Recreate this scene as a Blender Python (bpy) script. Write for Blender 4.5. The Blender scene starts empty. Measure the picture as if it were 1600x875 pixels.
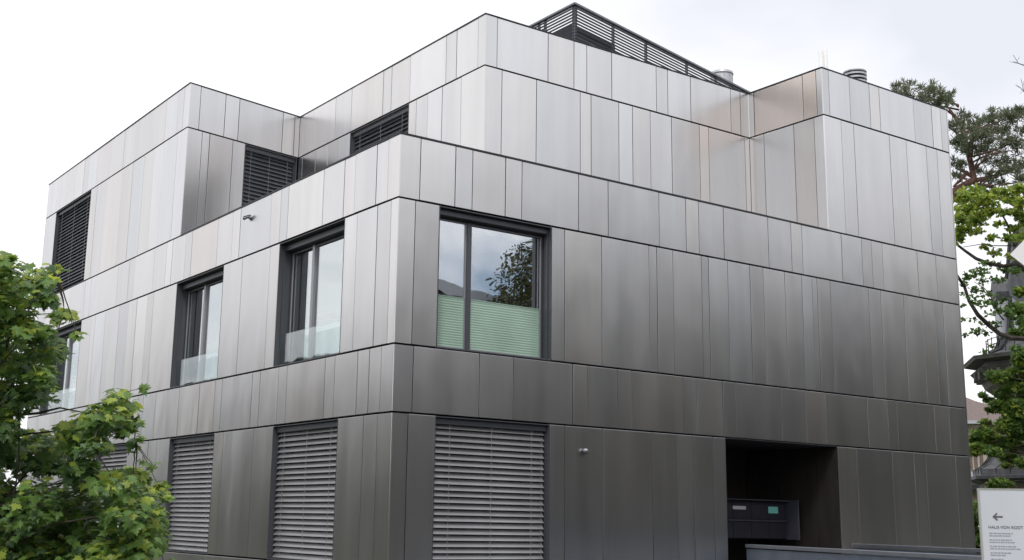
import bpy, math, random
import numpy as np
from mathutils import Matrix, Vector
random.seed(7)
S = bpy.context.scene
C = S.collection

# ------------------------------------------------------------------ camera
YAW, PITCH, ROLL = 0.6044602, 0.2061564, 0.0191975
CAM = Vector((-8.8276, -14.5591, 1.6))
FPX, PPX, PPY = 1896.963, 729.706, 417.751
_f = Vector((math.sin(YAW)*math.cos(PITCH), math.cos(YAW)*math.cos(PITCH), math.sin(PITCH)))
_r0 = Vector((math.cos(YAW), -math.sin(YAW), 0)); _u0 = _r0.cross(_f)
RT = _r0*math.cos(ROLL)+_u0*math.sin(ROLL)
UP = -_r0*math.sin(ROLL)+_u0*math.cos(ROLL)
cd = bpy.data.cameras.new('camera'); co = bpy.data.objects.new('camera', cd); C.objects.link(co)
cd.sensor_width = 36; cd.lens = FPX*36/1600; cd.clip_start = 0.1; cd.clip_end = 3000
cd.shift_x = (800-PPX)/1600; cd.shift_y = -(437.5-PPY)/1600
co.matrix_world = Matrix(((RT.x, UP.x, -_f.x, CAM.x), (RT.y, UP.y, -_f.y, CAM.y), (RT.z, UP.z, -_f.z, CAM.z), (0, 0, 0, 1)))
S.camera = co

def at(px, py, d):
    "the place in the street that lies d metres ahead of the photographer on the given sight line"
    return CAM + (_f + RT*((px-PPX)/FPX) - UP*((py-PPY)/FPX))*d

# ------------------------------------------------------------------ sky, sun, exposure
SUN_EL, SUN_AZ = math.radians(52), math.radians(222)     # azimuth clockwise from +y
W = bpy.data.worlds.new('World'); S.world = W; W.use_nodes = True
nt = W.node_tree; nt.nodes.clear()
def wn(t, **k):
    n = nt.nodes.new(t)
    for a, b in k.items(): setattr(n, a, b)
    return n
sky = wn('ShaderNodeTexSky', sky_type='NISHITA', sun_disc=False, sun_elevation=SUN_EL, sun_rotation=SUN_AZ)
tc = wn('ShaderNodeTexCoord'); mp = wn('ShaderNodeMapping'); mp.inputs['Scale'].default_value = (1, 1, 2.2)
mp.inputs['Location'].default_value = (19.76, 14.39, 16.7)
nz = wn('ShaderNodeTexNoise'); nz.inputs['Scale'].default_value = 1.5; nz.inputs['Detail'].default_value = 6; nz.inputs['Roughness'].default_value = 0.48
cr = wn('ShaderNodeValToRGB'); cr.color_ramp.elements[0].position = 0.285; cr.color_ramp.elements[1].position = 0.345; cr.color_ramp.elements[0].color = (.1, .1, .1, 1)
mp2 = wn('ShaderNodeMapping'); mp2.inputs['Scale'].default_value = (1, 1, 2.0); mp2.inputs['Location'].default_value = (10.79, 17.21, 4.64)
nz2 = wn('ShaderNodeTexNoise'); nz2.inputs['Scale'].default_value = 1.6; nz2.inputs['Detail'].default_value = 6; nz2.inputs['Roughness'].default_value = 0.5
cr2 = wn('ShaderNodeValToRGB')
cr2.color_ramp.elements[0].position = 0.34; cr2.color_ramp.elements[0].color = (8.3, 8.6, 9.4, 1)
cr2.color_ramp.elements[1].position = 0.54; cr2.color_ramp.elements[1].color = (12.0, 12.0, 12.2, 1)
mx = wn('ShaderNodeMix', data_type='RGBA')
bg = wn('ShaderNodeBackground'); bg.inputs['Strength'].default_value = 0.1
ow = wn('ShaderNodeOutputWorld')
L = nt.links.new
L(tc.outputs['Generated'], mp.inputs['Vector']); L(mp.outputs[0], nz.inputs['Vector']); L(nz.outputs['Fac'], cr.inputs['Fac'])
L(tc.outputs['Generated'], mp2.inputs['Vector']); L(mp2.outputs[0], nz2.inputs['Vector']); L(nz2.outputs['Fac'], cr2.inputs['Fac'])
L(cr.outputs['Color'], mx.inputs[0]); L(sky.outputs['Color'], mx.inputs[6]); L(cr2.outputs['Color'], mx.inputs[7])
L(mx.outputs[2], bg.inputs['Color']); L(bg.outputs[0], ow.inputs['Surface'])
sl = bpy.data.lights.new('sun', 'SUN'); so = bpy.data.objects.new('sun', sl); C.objects.link(so)
sl.energy = 1.5; sl.angle = math.radians(12); sl.color = (1, .96, .9)
sd = Vector((math.sin(SUN_AZ)*math.cos(SUN_EL), math.cos(SUN_AZ)*math.cos(SUN_EL), math.sin(SUN_EL)))
so.rotation_euler = sd.to_track_quat('Z', 'Y').to_euler()
S.view_settings.view_transform = 'Standard'; S.view_settings.look = 'None'
S.view_settings.exposure = 0; S.view_settings.gamma = 1
S.render.engine = 'CYCLES'
S.cycles.max_bounces = 8; S.cycles.transparent_max_bounces = 12

# ------------------------------------------------------------------ materials
def mat(name, col, rough=.6, metal=0.0, **k):
    m = bpy.data.materials.new(name); m.use_nodes = True
    b = m.node_tree.nodes['Principled BSDF']
    b.inputs['Base Color'].default_value = (*col, 1); b.inputs['Roughness'].default_value = rough; b.inputs['Metallic'].default_value = metal
    for a, v in k.items(): b.inputs[a].default_value = v
    return m
def grain(m, scale=(1, 1, 1), nscale=3, amt=.25, bump=0.0, detail=4, bscale=None, rand=0.0, bdist=.02):
    "mottled colour, optional relief and a per-object shift"
    n = m.node_tree; b = n.nodes['Principled BSDF']; col = b.inputs['Base Color'].default_value[:3]
    t = n.nodes.new('ShaderNodeTexCoord'); p = n.nodes.new('ShaderNodeMapping'); p.inputs['Scale'].default_value = scale
    z = n.nodes.new('ShaderNodeTexNoise'); z.inputs['Scale'].default_value = nscale; z.inputs['Detail'].default_value = detail
    r = n.nodes.new('ShaderNodeValToRGB')
    r.color_ramp.elements[0].position = .3; r.color_ramp.elements[1].position = .7
    r.color_ramp.elements[0].color = (*[c*(1-amt) for c in col], 1); r.color_ramp.elements[1].color = (*[min(1, c*(1+amt)) for c in col], 1)
    n.links.new(t.outputs['Object'], p.inputs['Vector']); n.links.new(p.outputs[0], z.inputs['Vector']); n.links.new(z.outputs['Fac'], r.inputs['Fac'])
    out = r.outputs['Color']
    if rand:
        oi = n.nodes.new('ShaderNodeObjectInfo'); h = n.nodes.new('ShaderNodeHueSaturation')
        mr = n.nodes.new('ShaderNodeMapRange'); mr.inputs['To Min'].default_value = 1-rand; mr.inputs['To Max'].default_value = 1+rand
        n.links.new(oi.outputs['Random'], mr.inputs['Value']); n.links.new(mr.outputs[0], h.inputs['Value']); n.links.new(out, h.inputs['Color']); out = h.outputs['Color']
    n.links.new(out, b.inputs['Base Color'])
    if bump:
        bb = n.nodes.new('ShaderNodeBump'); bb.inputs['Strength'].default_value = bump; bb.inputs['Distance'].default_value = bdist
        z2 = z
        if bscale:
            z2 = n.nodes.new('ShaderNodeTexNoise'); z2.inputs['Scale'].default_value = bscale; n.links.new(p.outputs[0], z2.inputs['Vector'])
        n.links.new(z2.outputs['Fac'], bb.inputs['Height']); n.links.new(bb.outputs[0], b.inputs['Normal'])
    return m

def cladding_material(name='brushed_steel_cladding', tint=(1, 1, 1)):
    m = bpy.data.materials.new(name); m.use_nodes = True
    n = m.node_tree; b = n.nodes['Principled BSDF']; N = n.nodes.new; K = n.links.new
    b.inputs['Metallic'].default_value = 1
    oi = N('ShaderNodeObjectInfo'); tcn = N('ShaderNodeTexCoord')
    off = N('ShaderNodeVectorMath'); off.operation = 'ADD'
    sc = N('ShaderNodeVectorMath'); sc.operation = 'SCALE'; sc.inputs[0].default_value = (37, 53, 19)
    K(oi.outputs['Random'], sc.inputs['Scale']); K(tcn.outputs['Object'], off.inputs[0]); K(sc.outputs[0], off.inputs[1])
    # tone of each sheet: grey, some faintly bluish, some beige
    rp = N('ShaderNodeValToRGB'); e = rp.color_ramp.elements
    e[0].position = 0; e[0].color = (.575, .58, .60, 1); e[1].position = 1; e[1].color = (.63, .625, .63, 1)
    for p, c in ((.2, (.60, .60, .61)), (.38, (.59, .59, .60)), (.46, (.61, .595, .585)), (.54, (.605, .605, .61)), (.74, (.585, .595, .615)), (.86, (.60, .59, .59))):
        q = e.new(p); q.color = (*c, 1)
    K(oi.outputs['Random'], rp.inputs['Fac'])
    # soft vertical clouding
    m1 = N('ShaderNodeMapping'); m1.inputs['Scale'].default_value = (2.6, 2.6, .28)
    n1 = N('ShaderNodeTexNoise'); n1.inputs['Scale'].default_value = 1.0; n1.inputs['Detail'].default_value = 2
    K(off.outputs[0], m1.inputs['Vector']); K(m1.outputs[0], n1.inputs['Vector'])
    # fine rolling lines
    m2 = N('ShaderNodeMapping'); m2.inputs['Scale'].default_value = (1, 1, 0)
    n2 = N('ShaderNodeTexNoise'); n2.inputs['Scale'].default_value = 13; n2.inputs['Detail'].default_value = 3
    K(off.outputs[0], m2.inputs['Vector']); K(m2.outputs[0], n2.inputs['Vector'])
    a1 = N('ShaderNodeMapRange'); a1.inputs['From Min'].default_value = .3; a1.inputs['From Max'].default_value = .7; a1.inputs['To Min'].default_value = .945; a1.inputs['To Max'].default_value = 1.045
    a2 = N('ShaderNodeMapRange'); a2.inputs['From Min'].default_value = .3; a2.inputs['From Max'].default_value = .7; a2.inputs['To Min'].default_value = .985; a2.inputs['To Max'].default_value = 1.015
    K(n1.outputs['Fac'], a1.inputs['Value']); K(n2.outputs['Fac'], a2.inputs['Value'])
    mu = N('ShaderNodeMath'); mu.operation = 'MULTIPLY'; K(a1.outputs[0], mu.inputs[0]); K(a2.outputs[0], mu.inputs[1])
    # random value per sheet, independent of hue
    fr = N('ShaderNodeMath'); fr.operation = 'MULTIPLY'; fr.inputs[1].default_value = 17.31; K(oi.outputs['Random'], fr.inputs[0])
    fr2 = N('ShaderNodeMath'); fr2.operation = 'FRACT'; K(fr.outputs[0], fr2.inputs[0])
    a3 = N('ShaderNodeMapRange'); a3.inputs['To Min'].default_value = .92; a3.inputs['To Max'].default_value = 1.06; K(fr2.outputs[0], a3.inputs['Value'])
    mu2 = N('ShaderNodeMath'); mu2.operation = 'MULTIPLY'; K(mu.outputs[0], mu2.inputs[0]); K(a3.outputs[0], mu2.inputs[1])
    mu3 = N('ShaderNodeMath'); mu3.operation = 'MULTIPLY'; mu3.inputs[1].default_value = 1.13; K(mu2.outputs[0], mu3.inputs[0]); mu2 = mu3
    hs = N('ShaderNodeVectorMath'); hs.operation = 'SCALE'; K(rp.outputs['Color'], hs.inputs[0]); K(mu2.outputs[0], hs.inputs['Scale'])
    tn = N('ShaderNodeVectorMath'); tn.operation = 'MULTIPLY'; tn.inputs[1].default_value = tint; K(hs.outputs[0], tn.inputs[0])
    K(tn.outputs[0], b.inputs['Base Color'])
    ro = N('ShaderNodeMapRange'); ro.inputs['From Min'].default_value = .3; ro.inputs['From Max'].default_value = .7
    ro.inputs['To Min'].default_value = .29; ro.inputs['To Max'].default_value = .315; K(n1.outputs['Fac'], ro.inputs['Value']); K(ro.outputs[0], b.inputs['Roughness'])
    # oil-canning of thin sheet
    m3 = N('ShaderNodeMapping'); m3.inputs['Scale'].default_value = (1.7, 1.7, .8)
    n3 = N('ShaderNodeTexNoise'); n3.inputs['Scale'].default_value = 1.0; n3.inputs['Detail'].default_value = 1.5
    K(off.outputs[0], m3.inputs['Vector']); K(m3.outputs[0], n3.inputs['Vector'])
    bu = N('ShaderNodeBump'); bu.inputs['Strength'].default_value = 1; bu.inputs['Distance'].default_value = .011
    K(n3.outputs['Fac'], bu.inputs['Height'])
    K(bu.outputs[0], b.inputs['Normal'])
    return m
M = {}
M['clad'] = cladding_material(tint=(1.01, 1, .985))
M['clad_tan'] = cladding_material('tan_tinted_cladding', (1.05, .955, .88))
M['clad_beige'] = cladding_material('faint_beige_cladding', (1.02, .992, .968))
M['core'] = mat('dark_membrane', (.012, .012, .014), .8)
M['frame'] = grain(mat('dark_aluminium', (.10, .105, .12), .42, .5), (1, 1, .05), 20, .08)
M['reveal'] = grain(mat('anthracite_reveal', (.115, .12, .135), .45, .5), (1, 1, .05), 14, .1)
M['niche'] = grain(mat('shade_darkened_lining', (.12, .108, .10), .42, .75), (1, 1, .3), 5, .12)  # darker than the cladding: shade inside the niche put into the colour
M['copingm'] = mat('coping_metal', (.05, .05, .055), .5, .6)
M['mull'] = grain(mat('grey_aluminium', (.36, .37, .40), .4, .5), (1, 1, .05), 20, .06)
M['slat'] = grain(mat('blind_slat_aluminium', (.36, .358, .37), .38, .6), (.3, .3, 1), 6, .08, rand=.06)
M['slat_dark'] = grain(mat('shade_toned_blind_slat', (.15, .16, .185), .40, .65), (.3, .3, 1), 6, .08, rand=.06)  # darker slat copy for upper blinds, underside shade put into the colour
M['cord'] = mat('guide_cord', (.30, .30, .32), .5)
M['room'] = grain(mat('room_plaster', (.35, .35, .34), .8), nscale=2, amt=.1)
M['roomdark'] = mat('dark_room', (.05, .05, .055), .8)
M['film'] = grain(mat('pale_green_ribbed_screen', (.34, .48, .39), .22), (.6, 1, .5), 2.2, .14)
M['shade'] = grain(mat('pleated_green_shade', (.84, .90, .84), .8), (1, 1, .3), 2, .12)
M['screen'] = grain(mat('screen_aluminium', (.20, .21, .235), .4, .5), nscale=8, amt=.1)
M['equip'] = grain(mat('dark_unit', (.05, .055, .07), .6), nscale=5, amt=.15)
M['galv'] = grain(mat('galvanised_steel', (.52, .53, .55), .45, .6), nscale=14, amt=.12)
M['white'] = grain(mat('white_enamel', (.82, .82, .82), .4), nscale=6, amt=.03)
M['mailbox'] = grain(mat('mailbox_dark', (.035, .035, .05), .4, .3), nscale=5, amt=.1)
M['mailside'] = grain(mat('mailbox_side', (.10, .10, .135), .4, .4), nscale=5, amt=.1)
M['labelw'] = mat('label_white', (.55, .55, .55), .5)
M['labelg'] = mat('label_teal', (.22, .62, .55), .5)
M['wallblue'] = grain(mat('grey_blue_painted_metal', (.15, .18, .23), .5, .2), (1, 1, .3), 3, .12, bump=.05)
M['cap'] = grain(mat('cap_metal', (.27, .29, .33), .4, .5), nscale=6, amt=.1)
M['asphalt'] = grain(mat('asphalt', (.056, .05, .046), .9), nscale=30, amt=.25, bump=.3)
M['pave'] = grain(mat('concrete_pavement', (.16, .155, .15), .85), nscale=9, amt=.15, bump=.1)
M['terrace'] = grain(mat('pale_terrace_slabs', (.70, .69, .67), .7), nscale=5, amt=.1)
M['grass'] = grain(mat('grass_ground', (.045, .055, .03), .95), nscale=1.5, amt=.4, bump=.3)
M['paint'] = mat('road_paint', (.7, .7, .68), .7)
M['sign'] = grain(mat('sign_panel', (.70, .745, .80), .35), nscale=1.2, amt=.05)
M['signedge'] = mat('sign_edge', (.45, .47, .42), .4)
M['ink'] = mat('sign_print', (.13, .135, .15), .6)
M['inkpale'] = mat('sign_small_print', (.42, .45, .50), .6)
M['rwhite'] = mat('roadsign_white', (.95, .95, .95), .4)
M['ryellow'] = mat('roadsign_yellow', (.85, .55, .02), .4)
M['rblack'] = mat('roadsign_edge', (.12, .11, .08), .5)
M['bark'] = grain(mat('grey_bark', (.07, .06, .05), .9), (1, 1, .3), 9, .4, bump=.6)
M['pinebark'] = grain(mat('red_pine_bark', (.15, .085, .065), .9), (1, 1, .3), 7, .4, bump=.6)
M['slate'] = grain(mat('dark_slate', (.10, .103, .115), .6), (1, 1, .6), 6, .3, bump=.2)
M['seam'] = mat('dark_copper_trim', (.035, .04, .045), .5, .2)
M['soffit'] = grain(mat('carved_cornice', (.12, .12, .11), .8), nscale=5, amt=.3)
M['olive'] = grain(mat('weathered_olive_wall', (.17, .16, .12), .8), nscale=4, amt=.25)
M['tile'] = grain(mat('brown_roof_tile', (.17, .13, .12), .85), (1, 1, 3), 9, .3, bump=.3)
M['cream'] = grain(mat('cream_render', (.52, .47, .37), .85), nscale=2, amt=.12)
M['gutter'] = mat('pale_gutter', (.46, .48, .53), .5)
M['winglass'] = mat('far_window_glass', (.05, .055, .06), .1)
M['rednd'] = grain(mat('brick_render', (.14, .105, .085), .85), nscale=2, amt=.12)
def leafmat(name, c, tr, gloss=.35):
    m = bpy.data.materials.new(name); m.use_nodes = True
    n = m.node_tree; b = n.nodes['Principled BSDF']; o = n.nodes['Material Output']
    b.inputs['Roughness'].default_value = gloss
    tcn = n.nodes.new('ShaderNodeNewGeometry'); z = n.nodes.new('ShaderNodeMapRange')
    z.inputs['To Min'].default_value = .7; z.inputs['To Max'].default_value = 1.35
    n.links.new(tcn.outputs['Random Per Island'], z.inputs['Value'])
    rgb = n.nodes.new('ShaderNodeRGB'); rgb.outputs[0].default_value = (*c, 1)
    hs = n.nodes.new('ShaderNodeHueSaturation'); n.links.new(z.outputs[0], hs.inputs['Value']); n.links.new(rgb.outputs[0], hs.inputs['Color'])
    n.links.new(hs.outputs[0], b.inputs['Base Color'])
    t = n.nodes.new('ShaderNodeBsdfTranslucent')
    hs2 = n.nodes.new('ShaderNodeHueSaturation'); hs2.inputs['Value'].default_value = tr; hs2.inputs['Hue'].default_value = .485; n.links.new(hs.outputs[0], hs2.inputs['Color'])
    n.links.new(hs2.outputs[0], t.inputs['Color'])
    mxs = n.nodes.new('ShaderNodeMixShader'); mxs.inputs[0].default_value = .4
    n.links.new(b.outputs[0], mxs.inputs[1]); n.links.new(t.outputs[0], mxs.inputs[2]); n.links.new(mxs.outputs[0], o.inputs['Surface'])
    return m
M['leaf_a'] = leafmat('maple_leaf_mature', (.078, .152, .05), 1.6, .4)
M['leaf_b'] = leafmat('maple_leaf_mid', (.13, .23, .05), 1.7, .4)
M['leaf_c'] = leafmat('maple_leaf_young', (.30, .38, .065), 1.7, .45)
M['needle'] = leafmat('pine_needle', (.15, .18, .11), 1.2, .6)
M['lime'] = leafmat('lime_green_leaf', (.30, .38, .07), 1.7, .5)
M['far_leaf'] = leafmat('broadleaf', (.042, .052, .026), 1.0, .6)
M['far_leaf2'] = leafmat('broadleaf_warm', (.085, .088, .030), 1.0, .6)
def glassmat(name, tint, base):
    m = bpy.data.materials.new(name); m.use_nodes = True; n = m.node_tree; n.nodes.remove(n.nodes['Principled BSDF'])
    o = n.nodes['Material Output']; t = n.nodes.new('ShaderNodeBsdfTransparent'); t.inputs[0].default_value = (*tint, 1)
    g = n.nodes.new('ShaderNodeBsdfGlossy'); g.inputs['Roughness'].default_value = 0.0; g.inputs['Color'].default_value = (.97, .98, 1, 1)
    ge = n.nodes.new('ShaderNodeNewGeometry'); dt = n.nodes.new('ShaderNodeVectorMath'); dt.operation = 'DOT_PRODUCT'
    n.links.new(ge.outputs['Incoming'], dt.inputs[0]); n.links.new(ge.outputs['Normal'], dt.inputs[1])
    def mth(op, a, b_=None):
        q = n.nodes.new('ShaderNodeMath'); q.operation = op
        for k_, x_ in enumerate((a, b_)):
            if x_ is None: continue
            if isinstance(x_, (int, float)): q.inputs[k_].default_value = x_
            else: n.links.new(x_, q.inputs[k_])
        return q.outputs[0]
    c1 = mth('SUBTRACT', 1, mth('ABSOLUTE', dt.outputs['Value'])); sch = mth('POWER', c1, 5)
    fac = mth('MINIMUM', mth('ADD', base, mth('MULTIPLY', sch, 1-base)), 1)
    # very slight waviness of the sheet
    nn = n.nodes.new('ShaderNodeTexNoise'); nn.inputs['Scale'].default_value = .9; b = n.nodes.new('ShaderNodeBump'); b.inputs['Strength'].default_value = .5; b.inputs['Distance'].default_value = .008
    tcn = n.nodes.new('ShaderNodeTexCoord'); n.links.new(tcn.outputs['Object'], nn.inputs['Vector']); n.links.new(nn.outputs['Fac'], b.inputs['Height']); n.links.new(b.outputs[0], g.inputs['Normal'])
    mm = n.nodes.new('ShaderNodeMixShader')
    n.links.new(fac, mm.inputs[0]); n.links.new(t.outputs[0], mm.inputs[1]); n.links.new(g.outputs[0], mm.inputs[2]); n.links.new(mm.outputs[0], o.inputs['Surface'])
    return m
M['glass'] = glassmat('coated_glass', (.80, .90, .88), .45)
M['glass_r'] = glassmat('coated_window_glass', (.96, .99, .97), .54)
M['clear'] = glassmat('clear_glass', (.90, .95, .94), .13)

# ------------------------------------------------------------------ mesh helpers
class MB:
    def __init__(s): s.v = []; s.f = []; s.m = []
    def box8(s, p, mi=0):
        "p: 8 corners, bottom ring then top ring"
        k = len(s.v); p = [Vector(q) for q in p]
        if (p[1]-p[0]).cross(p[3]-p[0]).dot(p[4]-p[0]) < 0: p = [p[i] for i in (1, 0, 3, 2, 5, 4, 7, 6)]
        s.v += [tuple(q) for q in p]
        for f in ((0, 3, 2, 1), (4, 5, 6, 7), (0, 1, 5, 4), (1, 2, 6, 5), (2, 3, 7, 6), (3, 0, 4, 7)): s.f.append(tuple(k+i for i in f)); s.m.append(mi)
    def box(s, x0, x1, y0, y1, z0, z1, mi=0):
        s.box8([(x0, y0, z0), (x1, y0, z0), (x1, y1, z0), (x0, y1, z0), (x0, y0, z1), (x1, y0, z1), (x1, y1, z1), (x0, y1, z1)], mi)
    def obox(s, o, ax, ay, az, hx, hy, hz, mi=0):
        o = Vector(o); ax = Vector(ax)*hx; ay = Vector(ay)*hy; az = Vector(az)*hz
        s.box8([o-ax-ay-az, o+ax-ay-az, o+ax+ay-az, o-ax+ay-az, o-ax-ay+az, o+ax-ay+az, o+ax+ay+az, o-ax+ay+az], mi)
    def tube(s, pts, rad, n=7, cap=True, mi=0):
        pts = [Vector(p) for p in pts]; k = len(s.v); L_ = len(pts)
        if not hasattr(rad, '__len__'): rad = [rad]*L_
        ref = Vector((0, 0, 1)) if abs((pts[-1]-pts[0]).normalized().z) < .9 else Vector((1, 0, 0))
        for i, p in enumerate(pts):
            d = (pts[min(i+1, L_-1)]-pts[max(i-1, 0)]).normalized(); a = d.cross(ref).normalized(); b = d.cross(a)
            for j in range(n):
                t = 2*math.pi*j/n; s.v.append(tuple(p+(a*math.cos(t)+b*math.sin(t))*rad[i]))
        for i in range(L_-1):
            for j in range(n):
                s.f.append((k+i*n+j, k+i*n+(j+1) % n, k+(i+1)*n+(j+1) % n, k+(i+1)*n+j)); s.m.append(mi)
        if cap:
            s.f.append(tuple(k+j for j in range(n))[::-1]); s.m.append(mi); s.f.append(tuple(k+(L_-1)*n+j for j in range(n))); s.m.append(mi)
    def poly(s, ps, mi=0):
        k = len(s.v); s.v += [tuple(p) for p in ps]; s.f.append(tuple(range(k, k+len(ps)))); s.m.append(mi)
    def prism(s, outline, z0, z1, mi=0):
        "outline ccw in plan"
        k = len(s.v); n = len(outline)
        s.v += [(p[0], p[1], z0) for p in outline]+[(p[0], p[1], z1) for p in outline]
        s.f.append(tuple(k+i for i in range(n))[::-1]); s.f.append(tuple(k+n+i for i in range(n))); s.m += [mi, mi]
        for i in range(n): s.f.append((k+i, k+(i+1) % n, k+n+(i+1) % n, k+n+i)); s.m.append(mi)
    def loft(s, c, rings, n, rot=0, mi=0):
        "rings of (radius, z) about a centre"
        k = len(s.v)
        for r, z in rings:
            for j in range(n):
                t = rot+2*math.pi*j/n; s.v.append((c[0]+r*math.cos(t), c[1]+r*math.sin(t), z))
        for i in range(len(rings)-1):
            for j in range(n): s.f.append((k+i*n+j, k+i*n+(j+1) % n, k+(i+1)*n+(j+1) % n, k+(i+1)*n+j)); s.m.append(mi)
        s.f.append(tuple(k+j for j in range(n))[::-1]); s.f.append(tuple(k+(len(rings)-1)*n+j for j in range(n))); s.m += [mi, mi]
    def build(s, name, mats, parent=None, smooth=False, kind=None, bevel=0):
        me = bpy.data.meshes.new(name); me.from_pydata([tuple(v) for v in s.v], [], s.f); me.update()
        if not isinstance(mats, (list, tuple)): mats = [mats]
        for m in mats: me.materials.append(m)
        if len(mats) > 1: me.polygons.foreach_set('material_index', s.m)
        if smooth: me.polygons.foreach_set('use_smooth', [True]*len(me.polygons))
        o = bpy.data.objects.new(name, me); C.objects.link(o)
        if parent is not None:
            o.parent = parent
            o.matrix_parent_inverse = Matrix.Translation(-absloc(parent))
        if kind: o['kind'] = kind
        if bevel:
            bv = o.modifiers.new('bevel', 'BEVEL'); bv.width = bevel; bv.segments = 2; bv.limit_method = 'ANGLE'
        return o
def absloc(o):
    return o.location.copy() if o.type == 'EMPTY' else Vector((0, 0, 0))     # parts are built in world coordinates
def tag(o, label, cat, group=None):
    o['label'] = label; o['category'] = cat
    if group: o['group'] = group
    return o
def thing(name, label, cat, loc, group=None):
    o = bpy.data.objects.new(name, None); C.objects.link(o); o.location = loc; o.empty_display_size = .3
    return tag(o, label, cat, group)
def structure(o): o['kind'] = 'structure'; return o

# ------------------------------------------------------------------ ground and street
m = MB(); m.box(-900, 900, -900, 900, -1, 0); structure(m.build('ground', M['grass']))
m = MB(); m.box(-300, 300, -20, -9.5, -.2, .02); structure(m.build('road', M['asphalt']))
m = MB()
for x in range(-60, 80, 6): m.box(x, x+3, -14.95, -14.82, .018, .024)
structure(m.build('road_marking', M['paint']))
m = MB(); m.box(-300, 300, -9.5, -7.2, -.2, .13); m.box(-300, 300, -22.4, -20, -.2, .13); structure(m.build('pavement', M['pave']))
m = MB(); m.box(-3.5, 16, -7.2, -.4, -.2, .09); m.box(-3.5, -.4, -.4, 22, -.2, .088); structure(m.build('forecourt', M['asphalt']))

# ------------------------------------------------------------------ the building
zr, ze, zd, zc, zb, za, zg = 10.4282, 9.4624, 7.1456, 6.1793, 4.0443, 3.0793, .9384
Xm, Ym, Xr, Yl, Yl2, XE, YE = 2.8371, 1.8982, 9.5712, 8.4761, 9.0390, 13.6383, 18.4470
B = thing('apartment_building', 'three storey flat roofed building clad in dark to silvery brushed metal panels with recessed windows', 'building', (0, 0, 0))
class Fac:
    def __init__(s, p, u, n): s.p = Vector((*p, 0)); s.u = Vector((*u, 0)).normalized(); s.n = Vector((*n, 0)).normalized()
    def pt(s, t, d, z): v = s.p+s.u*t-s.n*d; return (v.x, v.y, z)
    def box(s, mb, t0, t1, d0, d1, z0, z1, mi=0):
        a = [s.pt(t0, d0, z0), s.pt(t1, d0, z0), s.pt(t1, d1, z0), s.pt(t0, d1, z0), s.pt(t0, d0, z1), s.pt(t1, d0, z1), s.pt(t1, d1, z1), s.pt(t0, d1, z1)]
        mb.box8(a, mi)
cs = math.hypot(Xm, Yl2-Yl)/Xm
FR = Fac((0, 0), (1, 0), (0, -1)); FL = Fac((0, 0), (0, 1), (-1, 0))
FML = Fac((Xm, 0), (0, 1), (-1, 0)); FMR = Fac((0, Ym), (1, 0), (0, -1))
FLR = Fac((0, Yl), (Xm, Yl2-Yl), (Yl2-Yl, -Xm)); FRL = Fac((Xr, 0), (0, 1), (-1, 0))
GV, GH, TH = .0065, .014, .028      # half joints, sheet thickness
def panel(F, t0, t1, z0, z1):
    w = MB(); a, b_ = t0+GV, t1-GV; q = random.uniform(-.0025, .0025)
    F.box(w, a, b_, q, TH, z0+GH, z1-GH)
    # returned edge so each cassette reads as folded sheet
    o = w.build('cladding_panel', M['clad'], B, bevel=.004); return o
def corner_panel(F1, t1, F2, t2, C0, z0, z1, convex=True):
    "one folded sheet round a corner; F1 side at t1, F2 side at t2, corner point C0"
    A = Vector(F1.pt(t1, 0, 0)); D = Vector(F2.pt(t2, 0, 0)); K = Vector((*C0, 0))
    da = (A-K).normalized(); dd = (D-K).normalized(); A = A-da*GV; D = D-dd*GV
    r = .022
    out = [A]
    for i in range(4):
        t = i/3; out.append((K+da*r)*(1-t)**2+K*2*t*(1-t)+(K+dd*r)*t*t)
    out.append(D)
    n1, n2 = F1.n, F2.n
    inn = []
    for i, p in enumerate(out):
        n = n1 if i <= 1 else (n2 if i >= 4 else (n1+n2).normalized()*1.2)
        inn.append(p-n*TH)
    w = MB(); k = len(out); z0 += GH; z1 -= GH
    for p in out: w.v.append((p.x, p.y, z0))
    for p in out: w.v.append((p.x, p.y, z1))
    for p in inn: w.v.append((p.x, p.y, z0))
    for p in inn: w.v.append((p.x, p.y, z1))
    for i in range(k-1):
        w.f += [(i, i+1, k+i+1, k+i), (2*k+i+1, 2*k+i, 3*k+i, 3*k+i+1), (i+1, i, 2*k+i, 2*k+i+1), (k+i, k+i+1, 3*k+i+1, 3*k+i)]
    w.f += [(0, k, 3*k, 2*k), (k-1, 3*k-1, 4*k-1, 2*k-1)]
    w.m = [0]*len(w.f)
    o = w.build('cladding_panel', M['clad'], B)
    # orient outwards and shade smoothly round the fold only
    import bmesh
    bm = bmesh.new(); bm.from_mesh(o.data); bmesh.ops.recalc_face_normals(bm, faces=bm.faces); bm.to_mesh(o.data); bm.free()
    return o
def row(F, ts, z0, z1, holes=(), end=None, k=1.0):
    "sheets between successive joints; holes are (t0,t1) windows"
    ts = sorted([t*k for t in ts]); hs = [(a*k, b*k) for a, b in holes]
    for a, b in zip(ts[:-1], ts[1:]):
        if any(a >= h0-.02 and b <= h1+.02 for h0, h1 in hs): continue
        panel(F, a, b, z0, z1)
gEnd = .3
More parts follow.
